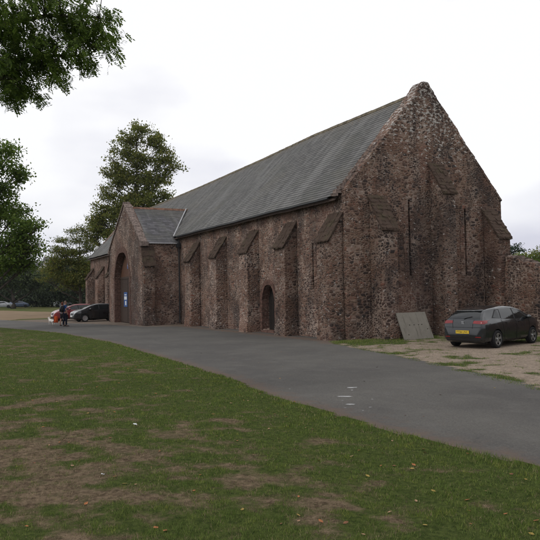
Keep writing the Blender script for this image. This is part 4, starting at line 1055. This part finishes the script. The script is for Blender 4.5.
    for s in (1, -1):
        patch('tail_lamp', 'B', [(s*.40, .885), (s*.795, .865), (s*.775, .985), (s*.42, .975)], RL, off=.010)
        k_ = 'L' if s > 0 else 'R'; patch('tail_lamp', k_, [(-2.06, .872), (-1.84, .905), (-1.90, .995), (-2.00, .982)], RL, off=.010, nx=6, ny=4)
        patch('reflector', 'B', [(s*.50, .40), (s*.70, .40), (s*.70, .43), (s*.50, .43)], RL, off=.006, nx=4, ny=2)
        patch('headlight', 'F', [(s*.42, .70), (s*.66, .71), (s*.70, .84), (s*.46, .80)], LG, off=.008)
        patch('fog_lamp', 'F', [(s*.48, .34), (s*.60, .34), (s*.60, .42), (s*.48, .42)], TRM, off=.006, nx=3, ny=3)
    patch('bumper_gap', 'B', [(-.76, .742), (.76, .742), (.76, .752), (-.76, .752)], SEAM, off=.004, nx=24, ny=1)
    patch('boot_gap', 'B', [(-.39, .70), (-.38, .70), (-.41, 1.02), (-.42, 1.02)], SEAM, off=.004, nx=1, ny=8)
    patch('boot_gap', 'B', [(.38, .70), (.39, .70), (.42, 1.02), (.41, 1.02)], SEAM, off=.004, nx=1, ny=8)
    patch('lower_bumper', 'B', [(-.62, .27), (.62, .27), (.66, .365), (-.66, .365)], TRM, off=.006)
    patch('grille', 'F', [(-.36, .56), (.36, .56), (.34, .70), (-.34, .70)], TRM, off=.006)
    patch('lower_grille', 'F', [(-.44, .28), (.44, .28), (.42, .40), (-.42, .40)], TRM, off=.006)
    def emblem(side):
        sg = -1 if side == 'B' else 1; c_ = ray(side, 0, .905 if side == 'B' else .74, .012)
        bm = bmesh.new()                       # slanted two-bladed S of bright metal
        for (y0, z0, y1, z1) in ((-.05, .018, .05, .045), (-.05, -.008, .05, .010), (-.05, -.045, .05, -.022)):
            hexa(bm, [(c_.x-.004, y0, c_.z+z0), (c_.x+.004, y0, c_.z+z0), (c_.x+.004, y1, c_.z+z0+.010), (c_.x-.004, y1, c_.z+z0+.010), (c_.x-.004, y0, c_.z+z1-.006), (c_.x+.004, y0, c_.z+z1-.006), (c_.x+.004, y1, c_.z+z1+.002), (c_.x-.004, y1, c_.z+z1+.002)])
        obj('emblem', bm, CH, body)
    emblem('B')
    # plates
    for sgn, m_, zc in ((-1, YP, .585), (1, WP, .47)):
        h = bvh.ray_cast(Vector((sgn*4, 0, zc*hs)), Vector((-sgn, 0, 0))); x = h[0].x+sgn*.012
        bm = bmesh.new(); box(bm, (x-.008, -.26, zc*hs-.056), (x+.008, .26, zc*hs+.056)); pl = obj('number_plate', bm, m_, car)
        if plate_text and sgn < 0:
            cu = bpy.data.curves.new('t', 'FONT'); cu.body = plate_text; cu.size = .105; cu.align_x = 'CENTER'; cu.align_y = 'CENTER'; cu.extrude = .001
            to = bpy.data.objects.new('t', cu); COL.objects.link(to); dg = bpy.context.evaluated_depsgraph_get(); tm = bpy.data.meshes.new_from_object(to.evaluated_get(dg)); bpy.data.objects.remove(to)
            tm.name = 'plate_lettering'; tm.materials.clear(); t2 = link('plate_lettering', tm, TRM, pl); t2.location = (x-.0105, 0, zc*hs); t2.rotation_euler = (R(90), 0, R(-90))
    # wheels
    for x in (-1.30, 1.29):
        for s in (1, -1):
            wh = empty('wheel', (x, s*.80, .315)); wh.parent = car; rad = .315
            bm = bmesh.new(); pr = [(.205, -.085), (.225, -.10), (.285, -.10), (.307, -.085), (rad, -.05), (rad, .05), (.307, .085), (.285, .10), (.225, .10), (.205, .085)]; n = 40; rg_ = []
            for k in range(n):
                t = 2*math.pi*k/n; rg_.append([bm.verts.new((r*math.cos(t), y, r*math.sin(t))) for r, y in pr])
            for k in range(n):
                A, B = rg_[k], rg_[(k+1) % n]
                for i in range(len(pr)): j = (i+1) % len(pr); bm.faces.new((A[i], A[j], B[j], B[i]))
            obj('tyre', bm, TY, wh, True)
            bm = bmesh.new(); yo = s*.075
            n = 32
            for (r0, y0), (r1, y1) in (((.212, s*.088), (.190, s*.080)), ((.190, s*.080), (.180, s*.02)), ((.180, s*.02), (.0, s*.015))):
                for k in range(n):
                    t0, t1 = 2*math.pi*k/n, 2*math.pi*(k+1)/n
                    P = [(r0*math.cos(t0), y0, r0*math.sin(t0)), (r0*math.cos(t1), y0, r0*math.sin(t1)), (r1*math.cos(t1), y1, r1*math.sin(t1)), (r1*math.cos(t0), y1, r1*math.sin(t0))]
                    if r1 == 0: P = P[:3]
                    bm.faces.new([bm.verts.new(p) for p in P])
            bmesh.ops.remove_doubles(bm, verts=bm.verts, dist=.0005)
            obj('rim', bm, TRM if rim == 'spoke' else AL, wh, False)
            bm = bmesh.new(); ns = 5 if rim == 'spoke' else 9
            for k in range(ns):
                t = 2*math.pi*k/ns+.3; ca, sa = math.cos(t), math.sin(t)
                def q(r, w_, y): return (r*ca-w_*sa, y, r*sa+w_*ca)
                w0, w1 = (.030, .046) if rim == 'spoke' else (.03, .055)
                hexa(bm, [q(.03, -w0, yo-s*.02), q(.205, -w1, yo-s*.01), q(.205, w1, yo-s*.01), q(.03, w0, yo-s*.02), q(.03, -w0, yo), q(.205, -w1, yo+s*.012), q(.205, w1, yo+s*.012), q(.03, w0, yo)])
            bmesh.ops.create_cone(bm, cap_ends=True, segments=20, radius1=.05, radius2=.045, depth=.03, matrix=Matrix.Translation((0, yo, 0)) @ Matrix.Rotation(math.pi/2, 4, 'X'))
            for k in range(n):
                t0, t1 = 2*math.pi*k/n, 2*math.pi*(k+1)/n
                hexa(bm, [(r*math.cos(t), y, r*math.sin(t)) for y in (s*.070, s*.092) for r, t in ((.195, t0), (.215, t0), (.215, t1), (.195, t1))])
            obj('spokes', bm, AL, wh)
    bm = bmesh.new(); box(bm, (-1.7, -.60, .17), (1.7, .60, .30)); obj('underbody', bm, TRM, car)
    return car
BLK = car_paint('graphite_paint', (.007, .009, .011), .14); BLK2 = car_paint('black_paint', (.006, .006, .007)); RED = car_paint('red_paint', (.17, .010, .014), .3)
DARKBLUE = car_paint('far_blue_paint', (.05, .07, .12)); WHT = car_paint('white_paint', (.30, .31, .33))
make_car('dark grey hatchback parked on the gravel by the gable, tail towards the drive', (5.37, 2.92, 0), R(105), BLK, 'FT56 LNC')
make_car('black hatchback parked nose out between the porch and the left end of the barn', (-33.0, -3.3, 0), R(-84), BLK2, None, 1.02, 'plain')
make_car('red hatchback parked beyond the black one, behind the two walkers', (-36.4, -4.3, 0), R(-86), RED, None, 1.0, 'plain')
# cars glimpsed under the trees at the far left
def far_car(loc, rz, paint, label):
    car = empty('distant_car', loc, rz, label, 'car'); bm = body_loft()
    o = obj('body', bm, paint, car, True)
    bm = bmesh.new()
    for x in (-1.3, 1.29):
        for s in (1, -1): bmesh.ops.create_cone(bm, cap_ends=True, segments=20, radius1=.33, radius2=.33, depth=.2, matrix=Matrix.Translation((x, s*.82, .33)) @ Matrix.Rotation(math.pi/2, 4, 'X'))
    obj('wheels', bm, TY, car)
    bm = bmesh.new()
    for s in (1, -1): hexa(bm, [(-1.3, s*.80, 1.0), (1.0, s*.80, .98), (1.0, s*.805, .98), (-1.3, s*.805, 1.0), (-1.0, s*.66, 1.36), (.4, s*.66, 1.36), (.4, s*.665, 1.36), (-1.0, s*.665, 1.36)])
    obj('windows', bm, GL, car)
far_car((-126.7, -2.2, 0), R(75), WHT, 'tiny white car at the far left edge under the trees')
far_car((-127.5, 1.2, 0), R(80), DARKBLUE, 'tiny bluish car beside the white one, left of the bare trunk')
far_car((-121.0, 9.5, 0), R(70), WHT, 'tiny pale car under the trees right of the bare trunk')
far_car((-119.5, 14.5, 0), R(75), DARKBLUE, 'tiny dark blue car under the trees below the pale houses')

# ------------------------------------------------------------------ people and dog
def skin(name, pts, edges, mat, parent, sub=2, root=0):
    me = bpy.data.meshes.new(name); me.from_pydata([p[:3] for p in pts], edges, []); me.update()
    o = link(name, me, mat, parent); sk = o.modifiers.new('skin', 'SKIN'); sk.use_smooth_shade = True
    for i, p in enumerate(pts):
        v_ = me.skin_vertices[0].data[i]; r = p[3]; v_.radius = (r, p[4] if len(p) > 4 else r); v_.use_root = (i == root)
    o.modifiers.new('sub', 'SUBSURF').levels = sub; o.modifiers['sub'].render_levels = sub
    return o
SK = simple('skin', (.36, .20, .15), .6, .3, .08, 20)
def person(label, loc, rz, h, hair, hair_col, top_col, leg_col, bare_calf=False, arm_l=(0, 0), stride=.16, sleeve='short'):
    """faces local +y; s scales a 1.75 m body"""
    s = h/1.75; p = empty('person', loc, rz, label, 'person'); p.scale = (s, s, s)
    hl, hr = (-.1, -stride*.5), (.1, stride*.5)
    pts = [(0, 0, .95, .125, .10), (0, .0, 1.12, .115, .085), (0, .01, 1.30, .135, .095), (0, .0, 1.43, .10, .07), (0, .02, 1.52, .048), (0, .045, 1.61, .085, .092), (0, .045, 1.70, .070, .080)]
    E = [(i, i+1) for i in range(6)]
    def chain(start, P):
        a = start
        for q in P: pts.append(q); E.append((a, len(pts)-1)); a = len(pts)-1
        return a
    for sx_, dy in ((-1, -stride), (1, stride)):
        chain(0, [(sx_*.09, 0, .86, .085), (sx_*.10, dy*.45+.03, .50, .058), (sx_*.10, dy*.95-.02, .30, .052), (sx_*.10, dy, .085, .036), (sx_*.11, dy+.07, .035, .038, .03), (sx_*.115, dy+.15, .025, .032, .02)])
        chain(3, [(sx_*.17, 0, 1.42, .055), (sx_*.22, -dy*.3, 1.17, .042), (sx_*.215, -dy*.6+.12, .97, .032), (sx_*.205, -dy*.6+.16, .88, .034, .02)])
    body = skin('body', pts, E, SK, p)
    # five fingers on each hand
    for sx_, dy in ((-1, -stride), (1, stride)):
        bx, by = sx_*.205, -dy*.6+.16
        for f in range(4):
            oy = -.030+f*.020; ln = (.065, .075, .07, .055)[f]
            skin('finger', [(bx, by+oy, .875, .010), (bx-sx_*.006, by+oy*1.15+.006, .875-ln*.6, .009), (bx-sx_*.02, by+oy*1.15+.006, .875-ln, .008)], [(0, 1), (1, 2)], SK, body, 1)
        skin('thumb', [(bx, by+.02, .90, .011), (bx-sx_*.02, by+.05, .875, .010), (bx-sx_*.024, by+.06, .85, .009)], [(0, 1), (1, 2)], SK, body, 1)
    # face: nose, eyes, ears
    bm = bmesh.new(); bmesh.ops.create_uvsphere(bm, u_segments=8, v_segments=6, radius=1, matrix=Matrix.Translation((0, .135, 1.635)) @ Matrix.Diagonal((.014, .02, .024, 1)))
    for sx_ in (1, -1): bmesh.ops.create_uvsphere(bm, u_segments=8, v_segments=6, radius=1, matrix=Matrix.Translation((sx_*.082, .04, 1.645)) @ Matrix.Diagonal((.012, .02, .032, 1)))
    obj('face_features', bm, SK, body, True)
    bm = bmesh.new()
    for sx_ in (1, -1): bmesh.ops.create_uvsphere(bm, u_segments=8, v_segments=6, radius=.011, matrix=Matrix.Translation((sx_*.032, .122, 1.662)))
    bmesh.ops.create_uvsphere(bm, u_segments=8, v_segments=6, radius=1, matrix=Matrix.Translation((0, .122, 1.588)) @ Matrix.Diagonal((.025, .008, .006, 1)))
    obj('eyes_and_mouth', bm, TRM, body, True)
    # hair
    hm = simple('hair_'+str(hair), hair_col, .8, .3, .3, 30); bm = bmesh.new(); bmesh.ops.create_icosphere(bm, subdivisions=3, radius=1)
    for v_ in list(bm.verts):
        if (v_.co.y > .25 and v_.co.z < .45) or (hair == 'short' and v_.co.z < -.15): bm.verts.remove(v_)
    for v_ in bm.verts:
        v_.co = Vector((v_.co.x*.094, .03+v_.co.y*.108, 1.678+v_.co.z*(.085 if hair == 'short' or v_.co.z > 0 else .20)))
    o = obj('hair', bm, hm, body, True); sm = o.modifiers.new('s', 'SOLIDIFY'); sm.thickness = .012
    # clothes follow the same skeleton, a little fuller
    tm = simple('top_'+label[:6], top_col, .95, .1, .2, 14); lm2 = simple('legwear_'+label[:6], leg_col, .95, .1, .2, 14)
    P = [(0, 0, .84, .142, .115), (0, .0, 1.12, .132, .10), (0, .01, 1.30, .150, .11), (0, .0, 1.44, .108, .08)]; EE = [(0, 1), (1, 2), (2, 3)]
    for sx_, dy in ((-1, -stride), (1, stride)):
        a = len(P); P += [(sx_*.175, 0, 1.425, .066), (sx_*.218, -dy*.2, 1.22, .056)]; EE += [(3, a), (a, a+1)]
        if sleeve == 'long': P += [(sx_*.218, -dy*.5+.08, 1.03, .045), ]; EE += [(a+1, a+2)]
    skin('shirt', P, EE, tm, body)
    P = [(0, 0, .99, .136, .110)]; EE = []
    for sx_, dy in ((-1, -stride), (1, stride)):
        a = len(P); P += [(sx_*.09, 0, .86, .098), (sx_*.10, dy*.45+.03, .50, .076)]; EE += [(0, a), (a, a+1)]
        if not bare_calf: P += [(sx_*.10, dy*.95-.02, .28, .068), (sx_*.10, dy, .09, .060)]; EE += [(a+1, a+2), (a+2, a+3)]
    skin('trousers' if not bare_calf else 'shorts', P, EE, lm2, body)
    for sx_, dy in ((-1, -stride), (1, stride)):
        skin('shoe', [(sx_*.105, dy-.03, .05, .048, .045), (sx_*.11, dy+.08, .04, .048, .036), (sx_*.115, dy+.19, .032, .038, .028)], [(0, 1), (1, 2)], TRM, body, 1)
    return p
man_rz = R(8)
man = person('man in dark clothes and blue sleeves with a black backpack, standing on the drive', (-24.9, -7.35, 0), man_rz, 1.80, 'short', (.22, .16, .12), (.018, .055, .17), (.010, .012, .022), stride=.07)
fwd = Vector((-math.sin(man_rz), math.cos(man_rz), 0))
bp = empty('backpack', Vector((-24.9, -7.35, 0))-fwd*.19, man_rz, 'black backpack on the back of the man in dark trousers', 'backpack')
bm = bmesh.new(); box(bm, (-.17, -.13, 1.0), (.17, .09, 1.48)); bmesh.ops.bevel(bm, geom=bm.edges, offset=.06, segments=3, affect='EDGES'); obj('pack', bm, TRM, bp, True)
bm = bmesh.new(); box(bm, (-.12, -.19, 1.04), (.12, -.11, 1.28)); bmesh.ops.bevel(bm, geom=bm.edges, offset=.03, segments=2, affect='EDGES'); obj('front_pocket', bm, TRM, bp, True)
for sx_ in (-1, 1):
    bm = bmesh.new(); tube(bm, [(sx_*.11, .08, 1.46), (sx_*.12, .20, 1.53), (sx_*.12, .31, 1.44), (sx_*.13, .33, 1.28), (sx_*.15, .24, 1.12), (sx_*.15, .09, 1.06)], .022, 6); obj('strap', bm, TRM, bp, True)
wo_rz = R(30)
woman = person('woman with reddish hair and grey top beside the man, orange bag in hand', (-26.2, -7.32, 0), wo_rz, 1.72, 'long', (.12, .035, .018), (.20, .20, .22), (.030, .028, .034), True, stride=.10, sleeve='long')
OR_ = simple('orange_cloth', (.45, .075, .022), .9, .1, .2, 18)
bag = empty('cloth_bag', (-26.42, -7.72, .24), R(60), 'bright orange cloth bag hanging from the woman\'s hand', 'bag')
bm = bmesh.new(); hexa(bm, [(-.17, -.08, 0), (.17, -.08, 0), (.17, .08, 0), (-.17, .08, 0), (-.11, -.04, .46), (.11, -.04, .46), (.11, .04, .46), (-.11, .04, .46)])
bmesh.ops.subdivide_edges(bm, edges=bm.edges, cuts=3)
for v_ in bm.verts: v_.co += Vector((1, 1, 0))*.04*noise.noise(v_.co*7)
obj('sack', bm, OR_, bag, True)
bm = bmesh.new(); tube(bm, [(-.11, 0, .44), (-.06, 0, .58), (0, 0, .63), (.06, 0, .58), (.11, 0, .44)], .012, 6); obj('handle', bm, OR_, bag, True)
DW = simple('white_fur', (.62, .58, .54), .95, .1, .2, 30)
dog = empty('dog', (-28.0, -7.75, 0), R(115), 'small white dog standing just left of the woman', 'dog')
s_ = .9
P = [(0, 0, .33, .095, .11), (0, .16, .34, .10, .12), (0, .28, .38, .085, .10), (0, .35, .46, .06), (0, .40, .54, .062), (0, .46, .54, .048), (0, .53, .515, .028), (0, -.16, .34, .085, .095), (0, -.24, .36, .05), (0, -.32, .44, .022), (0, -.34, .52, .014)]
EE = [(0, 1), (1, 2), (2, 3), (3, 4), (4, 5), (5, 6), (0, 7), (7, 8), (8, 9), (9, 10)]
for sx_ in (-1, 1):
    a = len(P); P += [(sx_*.07, .24, .27, .040), (sx_*.075, .235, .15, .026), (sx_*.075, .245, .04, .020), (sx_*.075, .275, .018, .022, .014)]; EE += [(1, a), (a, a+1), (a+1, a+2), (a+2, a+3)]
    a = len(P); P += [(sx_*.07, -.15, .26, .052), (sx_*.075, -.10, .20, .036), (sx_*.075, -.21, .12, .022), (sx_*.075, -.20, .04, .018), (sx_*.075, -.165, .018, .022, .014)]; EE += [(7, a), (a, a+1), (a+1, a+2), (a+2, a+3), (a+3, a+4)]
    a = len(P); P += [(sx_*.045, .385, .60, .020, .012), (sx_*.055, .385, .635, .010)]; EE += [(4, a), (a, a+1)]
db = skin('body', P, EE, DW, dog)
bm = bmesh.new()
bmesh.ops.create_uvsphere(bm, u_segments=8, v_segments=6, radius=.014, matrix=Matrix.Translation((0, .56, .52)))
for sx_ in (-1, 1): bmesh.ops.create_uvsphere(bm, u_segments=8, v_segments=6, radius=.010, matrix=Matrix.Translation((sx_*.03, .475, .575)))
obj('nose_and_eyes', bm, TRM, db, True)

# ------------------------------------------------------------------ hill with pale houses beyond the trees
b = NB('far_hill'); v = b.coord(); c = b.mix(b.step(b.noise(v, .03, 5), .4, .6), (.045, .062, .045), (.085, .098, .075)); MH = b.set(c, 1, .05)
bm = bmesh.new(); g = {}
for i in range(41):
    for j in range(9):
        a = -1+2*i/40; q = j/8; h = 42*math.exp(-(a*1.9+.12)**2)*math.sin(q*math.pi/2)+6*noise.noise(Vector((a*5, q*3, 1)))*q
        p = Vector((-520, 70, 0))+Vector((math.cos(YAW), math.sin(YAW), 0))*a*330+Vector((-math.sin(YAW), math.cos(YAW), 0))*q*160; g[i, j] = bm.verts.new((p.x, p.y, h-1))
for i in range(40):
    for j in range(8): bm.faces.new((g[i, j], g[i+1, j], g[i+1, j+1], g[i, j+1]))
tag(obj('hill', bm, MH, smooth=True), kind='structure')
HWm = simple('render_white', (.60, .58, .55), .9, .1, .1); HR_ = simple('house_slate', (.10, .095, .10), .9, .2, .2)
for (u, v, wd, lb) in ((38, 267, 9, 'pale distant house lowest on the hill left of the yellowing tree'), (45, 262, 11, 'white distant house on the hill, the middle of three'), (50, 257, 8, 'small white distant house highest on the hill')):
    D = 470; kk = D/662; p = CAM+(F_+R2*((u-270)/662.1)-U2*((v-270)/662.1))*D; z0 = p.z-9
    hs_ = empty('distant_house', (p.x, p.y, z0), YAW+.2, lb, 'house')
    bm = bmesh.new(); box(bm, (-wd/2, -3, -4), (wd/2, 4, 6)); obj('wall', bm, HWm, hs_)
    bm = bmesh.new(); hexa(bm, [(-wd/2-.4, -3.4, 6), (wd/2+.4, -3.4, 6), (wd/2+.4, 4.4, 6), (-wd/2-.4, 4.4, 6), (-wd/2-.4, .4, 9), (wd/2+.4, .4, 9), (wd/2+.4, .6, 9), (-wd/2-.4, .6, 9)]); rf = obj('roof', bm, HR_, hs_)
    bm = bmesh.new(); box(bm, (-wd/2+.6, 0, 8), (-wd/2+1.5, 1, 10.4)); obj('chimney', bm, HWm, rf)
    for xx in (-wd*.28, wd*.22):
        for zz in (0.6, 3.4): bm = bmesh.new(); box(bm, (xx-.6, -3.06, zz), (xx+.6, -3.003, zz+1.3)); obj('window', bm, TRM, hs_)

# ------------------------------------------------------------------ the air
bm = bmesh.new(); box(bm, (-1400, -1300, -2), (1300, 1400, 75))
hz = bpy.data.materials.new('haze_air'); hz.use_nodes = True; hn = hz.node_tree
hn.nodes.remove(hn.nodes['Principled BSDF']); pv = hn.nodes.new('ShaderNodeVolumePrincipled')
pv.inputs['Color'].default_value = (.82, .87, .95, 1); pv.inputs['Density'].default_value = .00012
hn.links.new(pv.outputs[0], hn.nodes['Material Output'].inputs['Volume'])
tag(obj('haze', bm, hz), kind='stuff')
